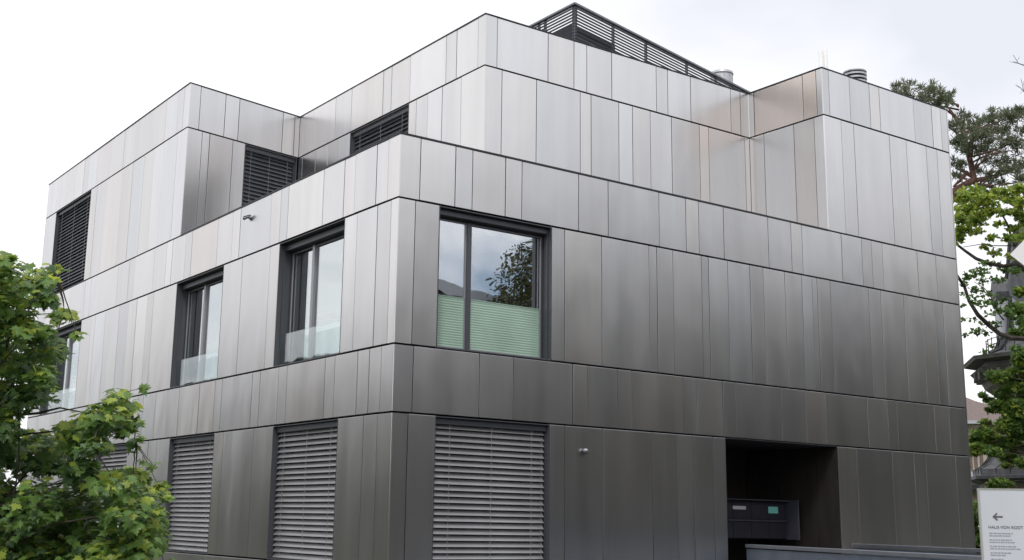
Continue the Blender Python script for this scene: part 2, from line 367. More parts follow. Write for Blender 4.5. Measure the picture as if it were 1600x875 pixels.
# joint positions along each course (metres from the street corner)
R_dc = [.360, .985, 1.299, 1.922, 2.241, 3.390, 4.020, 5.161, 5.793, 6.101, 6.718, 7.869, 8.492, 8.800, 9.937, 10.540, 10.843, 11.180, 12.305, 12.929]
R_cb = [.296, .717, 2.842, 3.105, 3.878, 4.915, 5.097, 5.464, 6.145, 6.319, 6.790, 7.355, 7.702, 8.278, 8.747, 9.031, 9.174, 9.547, 10.683, 11.054, 11.774, 12.373, 12.774, 13.074]
R_ba = [.331, 1.486, 2.114, 3.271, 3.566, 4.197, 4.506, 5.656, 5.964, 6.594, 6.898, 8.063, 8.723, 9.268, 10.468, 11.079, 11.371, 12.556, 13.05]
R_ag = [.271, .729, 2.817, 3.109, 3.879, 4.933, 5.497, 5.866, 6.328, 6.632, 9.555, 10.090, 11.146, 11.815, 12.198, 13.176]
L_dc = [.321, .657, 1.306, 1.650, 2.334, 3.587, 3.877, 4.257, 5.526, 5.855, 6.541, 7.798, 8.127, 8.831, 9.158, 9.848, 11.042, 11.385, 12.119, 13.352, 14.028, 14.456, 15.616, 16.329, 16.600, 17.7]
L_cb = [.196, .585, 1.188, 1.581, 3.848, 4.204, 5.335, 6.160, 8.456, 9.725, 10.082, 10.710, 11.226, 11.814, 12.747, 13.468, 13.747, 14.512, 17.415]
L_ba = [.335, .672, 1.012, 1.707, 2.021, 3.320, 3.635, 4.334, 4.642, 5.906, 6.225, 6.940, 7.222, 7.945, 9.187, 9.889, 10.211, 10.891, 11.5, 12.6, 13.1, 13.9, 15.1, 15.5, 16.4, 17.5]
L_ag = [.389, .780, 1.542, 3.733, 4.470, 5.715, 6.121, 8.270, 8.931, 9.424, 10.046, 10.616, 12.636, 13.4, 14.2, 15.3, 16.1, 17.4]
LL_re = [8.770, 9.102, 9.791, 10.475, 11.715, 12.397, 13.110, 14.335, 15.009, 15.358, 16.076, 16.722, 17.6]
LL_ed = [8.982, 9.759, 10.335, 10.937, 11.661, 12.361, 13.524, 14.169, 14.620, 17.533]
LR_re = [.265, .881, 1.230, 2.378, 2.697]
LR_ed = [.362, .547, 1.120, 1.431]
ML_re = [8.86, 7.369, 6.680, 5.400, 5.081, 4.388, 3.140, 2.798, 2.117]
ML_ed = [8.82, 8.200, 7.639, 7.203, 6.694, 4.404, 4.136, 3.736, 3.242, 2.623]
MR_re = [3.100, 4.258, 4.872, 5.183, 5.803, 6.959, 7.266, 7.897, 9.041, 9.325]
MR_ed = [3.216, 3.993, 5.021, 5.285, 5.973, 6.323, 6.785, 7.354, 8.120, 8.379, 9.429]
RL_re = [1.748, .485, .149]
RL_ed = [1.515, .744, .241]
RR_re = [9.766, 10.398, 11.026, 11.341, 12.475, 13.100, 13.407]
RR_ed = [10.088, 10.476, 11.601, 12.154, 12.830, 13.203]
for ts, lts, z0, z1, hr, hl in (
        (R_dc, L_dc, zc, zd, (), ()),
        (R_cb, L_cb, zb, zc, ((.717, 2.842),), ((1.581, 3.848), (6.160, 8.456), (14.512, 17.415))),
        (R_ba, L_ba, za, zb, (), ()),
        (R_ag, L_ag, zg, za, ((.729, 2.817), (6.632, 9.555)), ((1.542, 3.733), (6.121, 8.270), (10.616, 12.636)))):
    row(FR, ts+[XE], z0, z1, hr); row(FL, lts+[YE], z0, z1, hl)
    corner_panel(FR, ts[0], FL, lts[0], (0, 0), z0, z1)
# plinth course under the ground-floor sheets
row(FR, [.3, 1.5, 2.9, 4.1, 5.2, 6.632], .1, zg); row(FR, [9.555, 10.8, 12.2, XE], .1, zg)
row(FL, [.35, 1.5, 2.7, 3.6, 4.8, 6.3, 7.4, 8.6, 10, 11.4, 12.9, 14.4, 16, YE], .1, zg)
corner_panel(FR, .3, FL, .35, (0, 0), .1, zg)
# upper volumes
row(FL, LL_re+[YE], ze, zr); row(FL, LL_ed+[YE], zd, ze, ((14.620, 17.533),))
corner_panel(FLR, LR_re[0]*cs, FL, LL_re[0], (0, Yl), ze, zr); corner_panel(FLR, LR_ed[0]*cs, FL, LL_ed[0], (0, Yl), zd, ze)
row(FLR, LR_re+[Xm+.004], ze, zr, k=cs); row(FLR, LR_ed, zd, ze, k=cs)
row(FML, ML_re+[Yl2+.004], ze, zr); row(FML, ML_ed+[Yl2+.004], zd, ze, ((4.404, 6.694),))
corner_panel(FMR, MR_re[0], FML, ML_re[-1], (Xm, Ym), ze, zr); corner_panel(FMR, MR_ed[0], FML, ML_ed[-1], (Xm, Ym), zd, ze)
row(FMR, MR_re, ze, zr); row(FMR, MR_ed+[Xr+.004], zd, ze)
corner_panel(FMR, MR_re[-1], FRL, RL_re[0], (Xr, Ym), ze, zr)
row(FRL, RL_re, ze, zr); row(FRL, RL_ed+[Ym+.004], zd, ze)
corner_panel(FR, RR_re[0], FRL, RL_re[-1], (Xr, 0), ze, zr); corner_panel(FR, RR_ed[0], FRL, RL_ed[-1], (Xr, 0), zd, ze)
row(FR, RR_re+[XE], ze, zr); row(FR, RR_ed+[XE], zd, ze)

# a few sheets have a warmer colouring
def colouring(F, t, z, m_, lab=None):
    p = Vector(F.pt(t, 0, z))
    for o in B.children:
        if o.name.startswith('cladding_panel'):
            bb = [Vector(q) for q in o.bound_box]; lo = [min(q[i] for q in bb)-.03 for i in range(3)]; hi = [max(q[i] for q in bb)+.03 for i in range(3)]
            if all(lo[i] <= p[i] <= hi[i] for i in range(3)):
                o.material_slots[0].link = 'OBJECT'; o.material_slots[0].material = M[m_]
                if lab: o['label'] = lab
                return
for t in (1.1, .3): colouring(FRL, t, 9.9, 'clad_tan', 'panel with a tan colouring')
colouring(FR, .9, 3.6, 'clad_beige'); colouring(FR, 2.6, 3.6, 'clad_beige')
for t in (8.3, 6.9, 4.0, 1.4): colouring(FL, t, 6.7, 'clad_beige')
for t in (10.1, 13.5, 12.0): colouring(FL, t, 9.9, 'clad_beige')
for t in (7.9, 6.1, 3.8): colouring(FML, t, 9.9, 'clad_beige')
colouring(FL, 13.0, 8.5, 'clad_beige')

# backing walls behind the sheets, with real openings
wall = MB()
def core(F, t0, t1, z0, z1, holes=(), d0=.055, d1=.36):
    hs = sorted(holes); a = t0
    for h0, h1 in hs:
        if h0 > a: F.box(wall, a, h0, d0, d1, z0, z1)
        a = h1
    F.box(wall, a, t1, d0, d1, z0, z1)
Wb = [(zb, zc), (zg, za)]
core(FR, .055, XE-.055, zc, zd-.002); core(FR, .055, XE-.055, zb, zc, ((.707, 2.852),)); core(FR, .055, XE-.055, za, zb)
core(FR, .055, XE-.055, zg, za, ((.719, 2.827), (6.60, 9.585))); core(FR, .055, XE-.055, 0, zg, ((6.60, 9.585),))
core(FL, .36, YE, zc, zd-.002); core(FL, .36, YE, zb, zc, ((1.571, 3.858), (6.150, 8.466), (14.502, 17.425))); core(FL, .36, YE, za, zb)
core(FL, .36, YE, zg, za, ((1.532, 3.743), (6.111, 8.280), (10.606, 12.646))); core(FL, .36, YE, 0, zg)
core(FL, Yl+.15, YE, ze, zr-.002); core(FL, Yl+.15, YE, zd, ze, ((14.61, 17.543),))
core(FLR, .36*cs, Xm*cs, ze, zr-.002); core(FLR, .36*cs, Xm*cs, zd, ze, ((1.421*cs, 2.83*cs),))
core(FML, Ym+.06, Yl2, ze, zr-.002); core(FML, Ym+.06, Yl2, zd, ze, ((4.394, 6.704),))
core(FMR, Xm+.36, Xr, zd, zr-.002); core(FRL, .06, Ym+.3, zd, zr-.002); core(FR, Xr+.36, XE-.055, zd, zr-.002)
# far sides, floors and roofs
wall.box(XE-.054, XE-.004, .06, YE, 0, zr-.004); wall.box(.06, XE-.06, YE-.05, YE-.002, 0, zr-.004)
for z in (.6, 3.45, 6.6): wall.box(.4, XE-.4, .4, YE-.1, z, z+.25)
wall.build('wall', M['core'], B)
rf = MB(); rf.prism([(0.05, Yl+.05), (Xm+.05, Yl2+.05), (Xm+.05, Ym+.05), (Xr+.05, Ym+.05), (Xr+.05, .05), (XE-.02, .05), (XE-.02, YE-.02), (.05, YE-.02)], zr-.12, zr-.03)
rf.prism([(.05, .05), (XE-.06, .05), (XE-.06, YE-.06), (.05, YE-.06)], zd-.2, zd-.1)
rf.build('roof', M['copingm'], B)
rf = MB(); rf.prism([(.34, .34), (Xr+.1, .34), (Xr-.002, Ym-.002), (Xm, Ym-.002), (Xm-.002, Yl2-.02), (.34, Yl-.02)], zd-.096, zd-.06); rf.build('terrace_floor', M['terrace'], B)
# end returns of the cladding (right-hand and far edges)
e1 = MB(); e1.box(XE, XE+.03, 0, YE, .1, zr-.01); e1.build('side_wall', M['clad'], B)
e1 = MB(); e1.box(0, XE, YE, YE+.03, .1, zr-.01); e1.build('side_wall', M['clad'], B)
# coping
cp = MB()
def cop(F, t0, t1, z, d0=-.012, d1=.33, h=.022): F.box(cp, t0, t1, d0, d1, z-.012, z-.012+h)
cop(FR, Xr-.012, XE+.04, zr); cop(FL, Yl+.075, YE+.04, zr); cop(FLR, .1, Xm*cs+.3, zr+.0006); cop(FML, Ym-.012, Yl2+.1, zr+.0012)
cop(FMR, Xm+.05, Xr, zr+.0018); cop(FRL, .05, Ym+.3, zr+.0024)
cp.prism([(-.012, Yl-.012), FLR.pt(.0995, -.012, 0)[:2], FLR.pt(.0995, .3, 0)[:2], (-.012, Yl+.0745)], zr-.0115, zr+.0105)
cp.build('coping', M['copingm'], B)
cp = MB()
cop(FR, -.012, Xr-.002, zd, h=.028, d1=.3); cop(FL, .29, Yl-.002, zd+.0006, h=.028, d1=.3)
cp.build('coping', M['copingm'], B)

# ---- recessed openings: reveal linings
def reveal(F, t0, t1, z0, z1, depth, name='reveal', sill=True):
    w = MB(); e = .012
    F.box(w, t0, t0+e, .002, depth, z0, z1); F.box(w, t1-e, t1, .002, depth, z0, z1)
    F.box(w, t0+e, t1-e, .002, depth, z1-e-.014, z1-.014)
    if sill: F.box(w, t0+e, t1-e, -.004, depth, z0+.004, z0+.022)
    # guide channel in the side lining
    for a in (t0+e, t1-e-.016): F.box(w, a, a+.016, depth*.38, depth*.38+.035, z0+.02, z1-.03)
    return w.build(name, M['reveal'], B)
def window(F, t0, t1, z0, z1, split, depth=.20, label=None, left=False, head=.115):
    reveal(F, t0, t1, z0, z1, depth)
    a, b = t0+.012, t1-.012; fw = .038
    # casing for the blind along the head
    w = MB(); F.box(w, a, b, depth-.12, depth+.06, z1-head, z1-.032); hb = w.build('blind_casing', M['frame'], B)
    w = MB(); zt = z1-head+.005; zl = z0+.02
    F.box(w, a, a+fw, depth, depth+.07, zl, zt); F.box(w, b-fw, b, depth, depth+.07, zl, zt)
    F.box(w, a+fw, b-fw, depth, depth+.07, zt-fw, zt); F.box(w, a+fw, b-fw, depth, depth+.07, zl, zl+fw)
    o = w.build('window', M['frame'], B, bevel=.003)
    if label: o['label'] = label
    w = MB(); F.box(w, split-.04, split+.04, depth-.015, depth+.08, zl+.012, zt-.012); w.build('mullion', M['mull'] if left else M['frame'], o, bevel=.003)
    for p, q, dd in ((a+fw, split-.04, .03), (split+.04, b-fw, .045)):
        w = MB(); F.box(w, p-.004, q+.004, depth+dd, depth+dd+.006, zl+fw-.004, zt-fw+.004); w.build('pane', M['glass' if left else 'glass_r'], o)
        s_ = MB(); g = .014
        F.box(s_, p, p+g, depth+.008, depth+.028, zl+fw, zt-fw); F.box(s_, q-g, q, depth+.008, depth+.028, zl+fw, zt-fw)
        F.box(s_, p+g, q-g, depth+.008, depth+.028, zl+fw, zl+fw+g); F.box(s_, p+g, q-g, depth+.008, depth+.028, zt-fw-g, zt-fw)
        s_.build('sash', M['mull'], o)
    return o
def room(F, t0, t1, z0, z1, m, d0=.37, d1=3.2, e=.1):
    w = MB(); 
    F.box(w, t0-e, t1+e, d1, d1+.02, z0-.1, z1+.1); F.box(w, t0-e-.02, t0-e, d0, d1, z0-.1, z1+.1); F.box(w, t1+e, t1+e+.02, d0, d1, z0-.1, z1+.1)
    F.box(w, t0-e, t1+e, d0, d1, z0-.12, z0-.1); F.box(w, t0-e, t1+e, d0, d1, z1+.1, z1+.12)
    w.build('interior', m, B)
wr = window(FR, .717, 2.842, zb, zc, 1.395, label='two pane window with a pale green ribbed screen across its lower part')
zz = zb+.062; n = 20; hgt = .76
for s0, s1, dp in ((.767, 1.355, .2285), (1.435, 2.792, .2435)):      # ribbed pale green privacy screen on the outer face of each pane
    w = MB()
    for i in range(n):
        p, q = zz+hgt*i/n, zz+hgt*(i+1)/n; m_ = (p+q)/2
        w.poly([FR.pt(s0, dp, p), FR.pt(s1, dp, p), FR.pt(s1, dp-.0035, m_), FR.pt(s0, dp-.0035, m_)])
        w.poly([FR.pt(s0, dp-.0035, m_), FR.pt(s1, dp-.0035, m_), FR.pt(s1, dp, q), FR.pt(s0, dp, q)])
    FR.box(w, s0, s1, dp-.009, dp, zz+hgt+.0005, zz+hgt+.014)
    w.build('privacy_screen', M['film'], wr)
room(FR, .717, 2.842, zb, zc, M['roomdark'], d1=1.35)
for t0, t1, sp in ((1.581, 3.848, 3.00), (6.160, 8.456, 7.52), (14.512, 17.415, 16.1)):
    o = window(FL, t0, t1, zb, zc, sp, left=True, depth=.23, head=.135)
    w = MB(); FL.box(w, t0+.05, t1-.03, .10, .112, zb+.03, zb+.56); w.build('glass_balustrade', M['clear'], o)
    w = MB(); FL.box(w, sp+.1, t1-.12, .62, .95, zb+.9, zb+.93); FL.box(w, sp+.1, t1-.12, .9, .92, zb+.93, zb+1.5); w.build('shelf', M['shade'], o)
    room(FL, t0, t1, zb, zc, M['roomdark'])

# ---- external venetian blinds
def blind(F, t0, t1, z0, z1, m, pitch=.0873, tilt=57, width=.089, label=None, depth=.10, zbot=0.0, rail=True, rv=.22):
    reveal(F, t0, t1, z0, z1, rv)
    a, b = t0+.03, t1-.045; T = math.radians(tilt)
    h = MB(); F.box(h, t0+.013, t1-.013, depth-.045, depth+.06, z1-.115, z1-.03); 
    head = h.build('window_blind', M['frame'], B)
    if label: head['label'] = label
    w = MB(); F.box(w, t0+.013, t1-.013, rv-.004, rv+.01, z0+.02, z1-.03); w.build('pane', M['winglass'], head)
    # one curved slat, lower lip towards the street
    zc0 = z1-.14; first = None; k = 0
    prof = []
    for i in range(6):
        s_ = (i/5-.5)*width; bow = .010*(1-(2*i/5-1)**2)
        prof.append((s_*math.cos(T)-bow*math.sin(T)*-1, s_*math.sin(T)+bow*math.cos(T)))
    z = zc0
    while z > z0+.05+zbot:
        if first is None:
            w = MB(); th = .0022
            for i in range(5):
                (d1, q1), (d2, q2) = prof[i], prof[i+1]
                w.box8([F.pt(a, depth+d1, z+q1-th), F.pt(b, depth+d1, z+q1-th), F.pt(b, depth+d2, z+q2-th), F.pt(a, depth+d2, z+q2-th),
                        F.pt(a, depth+d1, z+q1), F.pt(b, depth+d1, z+q1), F.pt(b, depth+d2, z+q2), F.pt(a, depth+d2, z+q2)])
            first = w.build('slat', m, head, smooth=False)
        else:
            c = first.copy(); C.objects.link(c); c.location = (random.uniform(-.001, .001), random.uniform(-.001, .001), -k*pitch+random.uniform(-.0025, .0025))
        k += 1; z -= pitch
    for q in (.13, .5, .87):
        tt = a+(b-a)*q; w = MB()
        F.box(w, tt-.0025, tt+.0025, depth-.046, depth-.042, z0+.03+zbot, z1-.12); w.build('cord', M['cord'], head)
    if rail:
        w = MB(); F.box(w, a, b, depth-.02, depth+.03, z0+.026+zbot, z0+.045+zbot); w.build('bottom_rail', M['frame'], head)
    return head
blind(FR, .729, 2.817, zg, za, M['slat'], label='lowered grey venetian blind beside the street corner, widest at ground level')
blind(FL, 1.542, 3.733, zg, za, M['slat'])
blind(FL, 6.121, 8.270, zg, za, M['slat'])
blind(FL, 10.616, 12.636, zg, za, M['slat'])
blind(FL, 14.620, 17.533, zd, ze, M['slat_dark'], tilt=62, label='dark lowered blind at the far end of the top floor', zbot=.12)
blind(FLR, 1.431*cs, (Xm-.03)*cs, zd, ze, M['slat_dark'], tilt=62)
blind(FML, 4.404, 6.694, zd, ze, M['slat_dark'], tilt=62)

# ---- entrance niche
w = MB(); D2 = 2.2
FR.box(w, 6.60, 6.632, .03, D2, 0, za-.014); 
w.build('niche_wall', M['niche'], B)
prev = .03
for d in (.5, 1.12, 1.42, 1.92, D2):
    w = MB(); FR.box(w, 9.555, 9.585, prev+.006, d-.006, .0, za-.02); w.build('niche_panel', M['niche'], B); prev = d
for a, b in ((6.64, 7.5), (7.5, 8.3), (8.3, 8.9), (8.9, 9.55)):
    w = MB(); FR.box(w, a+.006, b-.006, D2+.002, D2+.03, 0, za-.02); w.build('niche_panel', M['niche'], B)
w = MB(); FR.box(w, 6.62, 9.57, .03, D2+.1, za-.014, za+.03); w.build('niche_ceiling', M['reveal'], B)
w = MB(); FR.box(w, 6.5, 9.7, .36, D2+.1, za+.04, za+.1); FR.box(w, 6.5, 6.59, .36, D2+.1, 0, za); FR.box(w, 9.59, 9.68, .36, D2+.1, 0, za); FR.box(w, 6.5, 9.7, D2+.04, D2+.1, 0, za); w.build('wall', M['core'], B)
w = MB(); w.box(6.6, 9.58, -.4, 2.3, -.1, .3); w.build('entrance_landing', M['pave'], B)

# ---- mailbox unit
mbx = thing('mailbox', 'dark bank of letterboxes in the shaded entrance niche, with white and teal stickers', 'mailbox', (8.2, 1.0, 1.39))
w = MB(); w.box(6.9, 9.30, 1.04, 1.34, 1.39, 2.07); w.build('body', M['mailbox'], mbx)
w = MB(); w.box(9.302, 9.33, .75, 1.34, 1.375, 2.10); w.build('side_panel', M['mailside'], mbx, bevel=.004)
w = MB(); w.box(6.88, 9.30, .93, 1.34, 2.074, 2.09); w.build('hood', M['mailside'], mbx)
w = MB(); w.box(6.9, 9.30, 1.005, 1.038, 1.70, 1.725); w.build('ledge', M['mailside'], mbx)
for i in range(5):
    w = MB(); x = 6.92+i*.475
    w.box(x, x+.465, 1.026, 1.038, 1.735, 2.06); w.build('flap', M['mailbox'], mbx, bevel=.002)
    w = MB(); w.box(x, x+.465, 1.026, 1.038, 1.40, 1.69); w.build('box_door', M['mailbox'], mbx, bevel=.002)
w = MB(); w.box(7.86, 8.20, 1.02, 1.025, 1.905, 1.965); w.build('name_label', M['labelw'], mbx)
w = MB(); w.box(8.80, 9.06, 1.02, 1.025, 1.85, 1.97); w.build('sticker', M['labelg'], mbx)

# ---- wall lamp (round hooded spotlight) and wall camera
lp = thing('wall_lamp', 'small hooded round grey lamp on the dark wall panel right of the corner blind', 'lamp', (3.49, 0, 2.70))
w = MB(); w.tube([(3.49, .0, 2.70), (3.49, -.02, 2.70)], .028, 16); w.build('wall_plate', M['frame'], lp)
w = MB(); w.tube([(3.49, -.02, 2.70), (3.49, -.05, 2.702), (3.49, -.075, 2.695), (3.49, -.085, 2.69)], [.034, .037, .032, .015], 18); w.build('housing', M['mull'], lp, smooth=True)
w = MB(); w.tube([(3.49, -.045, 2.668), (3.49, -.045, 2.65)], [.03, .026], 14); w.build('lens', M['frame'], lp)
cm = thing('wall_camera', 'small dark bullet camera on a bracket high on the silver parapet', 'camera', (0, 5.10, 6.87))
w = MB(); w.tube([(0, 5.06, 6.835), (-.012, 5.06, 6.835)], .03, 14); w.build('wall_plate', M['frame'], cm)
w = MB(); w.tube([(-.012, 5.06, 6.835), (-.04, 5.065, 6.84), (-.055, 5.08, 6.86)], .012, 8); w.build('bracket', M['rblack'], cm)
w = MB(); w.tube([(-.045, 5.02, 6.872), (-.07, 5.19, 6.862)], [.022, .024], 12); w.build('housing', M['mull'], cm)
w = MB(); w.tube([(-.07, 5.19, 6.862), (-.073, 5.215, 6.861)], [.027, .027], 12); w.build('hood', M['rblack'], cm)
w = MB(); w.obox((-.058, 5.11, 6.893), (-.145, .989, 0), (.989, .145, 0), (0, 0, 1), .10, .026, .003); w.build('sun_shield', M['frame'], cm)

# ---- roof top: louvred screen, units, vents
corner = Vector((5.327, 2.427, 0)); ud = Vector((6.378, 1.355, 0)).normalized(); lf = Vector((0, 1, 0)); ztop = 11.5
scr = thing('louvre_screen', 'grey horizontal louvre screen with posts standing on the roof behind the parapet', 'screen', (corner.x, corner.y, zr))
LR_, LL_ = 7.4, 3.2
def at_s(t, d, side):
    o = corner+(ud*t if side else lf*t); return o
for side, LN in ((1, LR_), (0, LL_)):
    u = ud if side else lf; nn = Vector((u.y, -u.x, 0)) if side else Vector((-1, 0, 0))
    w = MB(); w.obox(corner+u*(LN/2)+Vector((0, 0, ztop-.03)), u, nn, (0, 0, 1), LN/2+.03, .04, .022+side*.001); w.build('top_rail', M['screen'], scr, bevel=.006)
    first = None
    for i in range(16):
        z = ztop-.115-i*.063
        if first is None:
            w = MB(); T = math.radians(35); a = Vector((0, 0, 1))*math.cos(T)+nn*math.sin(T); bq = u.cross(a)
            w.obox(corner+u*(LN/2)+nn*.02+Vector((0, 0, z)), u, a, bq, LN/2+.02, .017, .0035); first = w.build('slat', M['screen'], scr)
        else:
            c = first.copy(); C.objects.link(c); c.matrix_parent_inverse = first.matrix_parent_inverse; c.location = (0, 0, -i*.063)
    for t in ((1.28, 2.42, 3.95, 5.12, 6.3) if side else (.95, 1.15, 2.6)):
        w = MB(); w.obox(corner+u*t-nn*.03+Vector((0, 0, (zr+ztop)/2)), u, nn, (0, 0, 1), .02, .025, (ztop-zr)/2-.04); w.build('post', M['screen'], scr)
w = MB(); w.obox(corner+(ud+lf)*.05+Vector((0, 0, (zr+ztop)/2)), (1, 0, 0), (0, 1, 0), (0, 0, 1), .035, .035, (ztop-zr)/2-.04); w.build('post', M['screen'], scr)
def unit(label, t0, t1, d0, d1, ztp):
    un = thing('air_unit', label, 'air conditioner', tuple(corner+ud*((t0+t1)/2)+lf*d0+Vector((0, 0, zr))), 'air units behind the roof screen')
    w = MB(); c = corner+ud*((t0+t1)/2)+lf*((d0+d1)/2); w.obox(c+Vector((0, 0, (zr+ztp)/2)), ud, lf, (0, 0, 1), (t1-t0)/2, (d1-d0)/2, (ztp-zr)/2); w.build('housing', M['equip'], un, bevel=.01)
    for i in range(8):
        w = MB(); w.obox(c-lf*((d1-d0)/2+.012)+Vector((0, 0, zr+.08+i*(ztp-zr-.12)/8)), ud, lf, (0, 0, 1), (t1-t0)/2-.05, .01, .012); w.build('grille_bar', M['screen'], un)
unit('dark louvred air unit right behind the near corner of the roof screen', .08, 1.45, .12, 1.7, 11.13)
unit('dark louvred air unit behind the middle of the roof screen', 3.0, 3.9, .25, 1.1, 11.22)
vt = thing('roof_vent', 'pale galvanised round vent drum just behind the right end of the louvre screen', 'vent', (11.06, 4.01, zr))
w = MB(); w.loft((11.06, 4.01), [(.25, zr-.05), (.25, 11.80)], 28); w.build('drum', M['galv'], vt, smooth=False)
w = MB(); w.loft((11.06, 4.01), [(.26, 11.80), (.27, 11.82), (.26, 11.87), (.2, 11.9), (.06, 11.92)], 28); w.build('cap', M['galv'], vt)
for i in range(12):
    t = i*math.pi/6; w = MB(); w.obox((11.06+.252*math.cos(t), 4.01+.252*math.sin(t), 11.15), (math.cos(t), math.sin(t), 0), (-math.sin(t), math.cos(t), 0), (0, 0, 1), .008, .008, .62); w.build('rib', M['galv'], vt)
vt = thing('roof_vent', 'round vent with stacked dark and pale rings above the right hand parapet', 'vent', (11.95, 1.02, zr))
w = MB(); w.loft((11.95, 1.02), [(.19, zr-.05), (.19, 11.17)], 24); w.build('drum', M['equip'], vt)
for i in range(7):
    w = MB(); z = 11.14-.085*i; w.loft((11.95, 1.02), [(.2, z-.045), (.245, z-.05), (.245, z-.014), (.2, z)], 28); w.build('ring', M['galv'], vt)
w = MB(); w.loft((11.95, 1.02), [(.22, 11.16), (.245, 11.17), (.245, 11.19), (.05, 11.20)], 28); w.build('cap', M['galv'], vt)
st = thing('vent_pipe', 'slim white double pipe rising above the right hand roof corner', 'pipe', (11.15, 1.21, zr))
w = MB(); w.tube([(11.11, 1.23, zr-.05), (11.11, 1.23, 11.55)], .045, 14); w.build('pipe', M['white'], st, smooth=True)
w = MB(); w.tube([(11.20, 1.18, zr-.05), (11.20, 1.18, 11.62)], .045, 14); w.build('pipe', M['white'], st, smooth=True)

# ---- low walls beside the path to the entrance
def lowwall(label, p0, p1, top, n):
    p0 = Vector((*p0, 0)); p1 = Vector((*p1, 0)); u = (p1-p0).normalized(); nn = Vector((u.y, -u.x, 0)); Ln = (p1-p0).length
    t = thing('low_wall', label, 'wall', tuple(p0), 'low walls along the entrance path')
    for i in range(n):
        a = Ln*i/n+.004; b = Ln*(i+1)/n-.004; w = MB()
        w.obox(p0+u*((a+b)/2)+Vector((0, 0, (top-.06)/2+.03)), u, nn, (0, 0, 1), (b-a)/2, .06, (top-.09)/2-.03); w.build('panel', M['wallblue'], t, bevel=.004)
    w = MB(); w.obox(p0+u*(Ln/2)+Vector((0, 0, top-.03)), u, nn, (0, 0, 1), Ln/2+.01, .075, .028); w.build('cap', M['cap'], t, bevel=.005)
lowwall('grey blue low metal wall with a lighter cap, the nearer of two at the bottom right', (6.93, -.20), (4.45, -6.2), 1.315, 5)
lowwall('grey blue low metal wall with a lighter cap, farther of two, ending below the dark panels', (9.75, -.15), (8.2, -3.9), 1.34, 3)

# ------------------------------------------------------------------ signs
def plane_basis(o, yaw_off=0):
    d = Vector((CAM.x-o.x, CAM.y-o.y, 0)).normalized(); d.rotate(Matrix.Rotation(yaw_off, 3, 'Z'))
    return Vector((-d.y, d.x, 0)), d      # right, towards viewer
P0 = at(1530, 765, 11.2); rr, dd = plane_basis(P0, math.radians(6)); ztp = P0.z; 
sg = thing('information_sign', 'pale grey upright information panel with a left arrow and HAUS VON RODT', 'sign', (P0.x, P0.y, 0))
lean = Vector((0, 0, 1))
def sp(x, z, d=0): return P0+rr*x+Vector((0, 0, z-ztp))+dd*d
w = MB(); WD = .95
w.obox(sp(WD/2, ztp/2+.01, -.03), rr, dd, (0, 0, 1), WD/2, .028, ztp/2-.01); w.build('panel', M['sign'], sg, bevel=.004)
w = MB(); w.obox(sp(-.008, ztp/2+.01, -.03), rr, dd, (0, 0, 1), .008, .032, ztp/2-.01); w.obox(sp(WD/2, ztp+.006, -.03), rr, dd, (0, 0, 1), WD/2+.016, .032, .006); w.build('edge_trim', M['signedge'], sg)
k = 11.2/FPX
def zpx(y): return ztp-(y-765)*k*1.0
w = MB(); ax = (1539-1530)*k+.05; az = zpx(806); t_ = .007
w.obox(sp(ax+.045, az, .001), rr, dd, (0, 0, 1), .036, .0015, t_*.9)
for s_ in (1, -1):
    v = (rr*.7071+Vector((0, 0, s_*.7071))); v2 = v.cross(dd)
    w.obox(sp(ax+.004, az, .001)+v*.019, v, dd, v2, .024, .0012, t_*.9)
w.build('arrow', M['ink'], sg)
def textobj(s, x, z, size, m, name, parent, sx=1.0):
    cu = bpy.data.curves.new(name, 'FONT'); cu.body = s; cu.size = size; cu.extrude = .0008
    t = bpy.data.objects.new(name, cu)
    me = bpy.data.meshes.new_from_object(t); bpy.data.objects.remove(t)
    o = bpy.data.objects.new(name, me); C.objects.link(o); me.materials.append(m)
    up = Vector((0, 0, 1)); p = sp(x, z, .0015)
    mw = Matrix(((rr.x*sx, 0, dd.x, p.x), (rr.y*sx, 0, dd.y, p.y), (0, 1, dd.z, p.z), (0, 0, 0, 1)))
    for v in me.vertices: v.co = mw @ v.co
    o.parent = parent; o.matrix_parent_inverse = Matrix.Translation(-parent.location); return o
tx = textobj('HAUS VON RODT', .075, zpx(824), .052, M['ink'], 'lettering', sg)
wdt = max((v.co-sp(.075, zpx(824))).dot(rr) for v in tx.data.vertices)
for v in tx.data.vertices:
    q_ = v.co-sp(.055, zpx(824)); v.co = sp(.055, zpx(824), .0015)+(v.co-sp(.075, zpx(824), .0015))*(.295/wdt)
w = MB(); y = 831; random.seed(5)
for grp in (2, 2, 2, 2, 1, 3, 2):                 # small illegible lines
    for j in range(grp+0):
        ln = random.uniform(.10, .24); x = .06
        while x < .06+ln:
            q = random.uniform(.012, .035); w.obox(sp(x+q/2, zpx(y), .001), rr, dd, (0, 0, 1), q/2, .0008, .0042); x += q+.006
        y += 3.6
    y += 2.6
w.build('small_print', M['inkpale'], sg, kind='stuff')
w = MB(); w.obox(sp(WD/2, .06, -.03), rr, dd, (0, 0, 1), WD/2+.05, .08, .06); w.build('foot', M['frame'], sg)

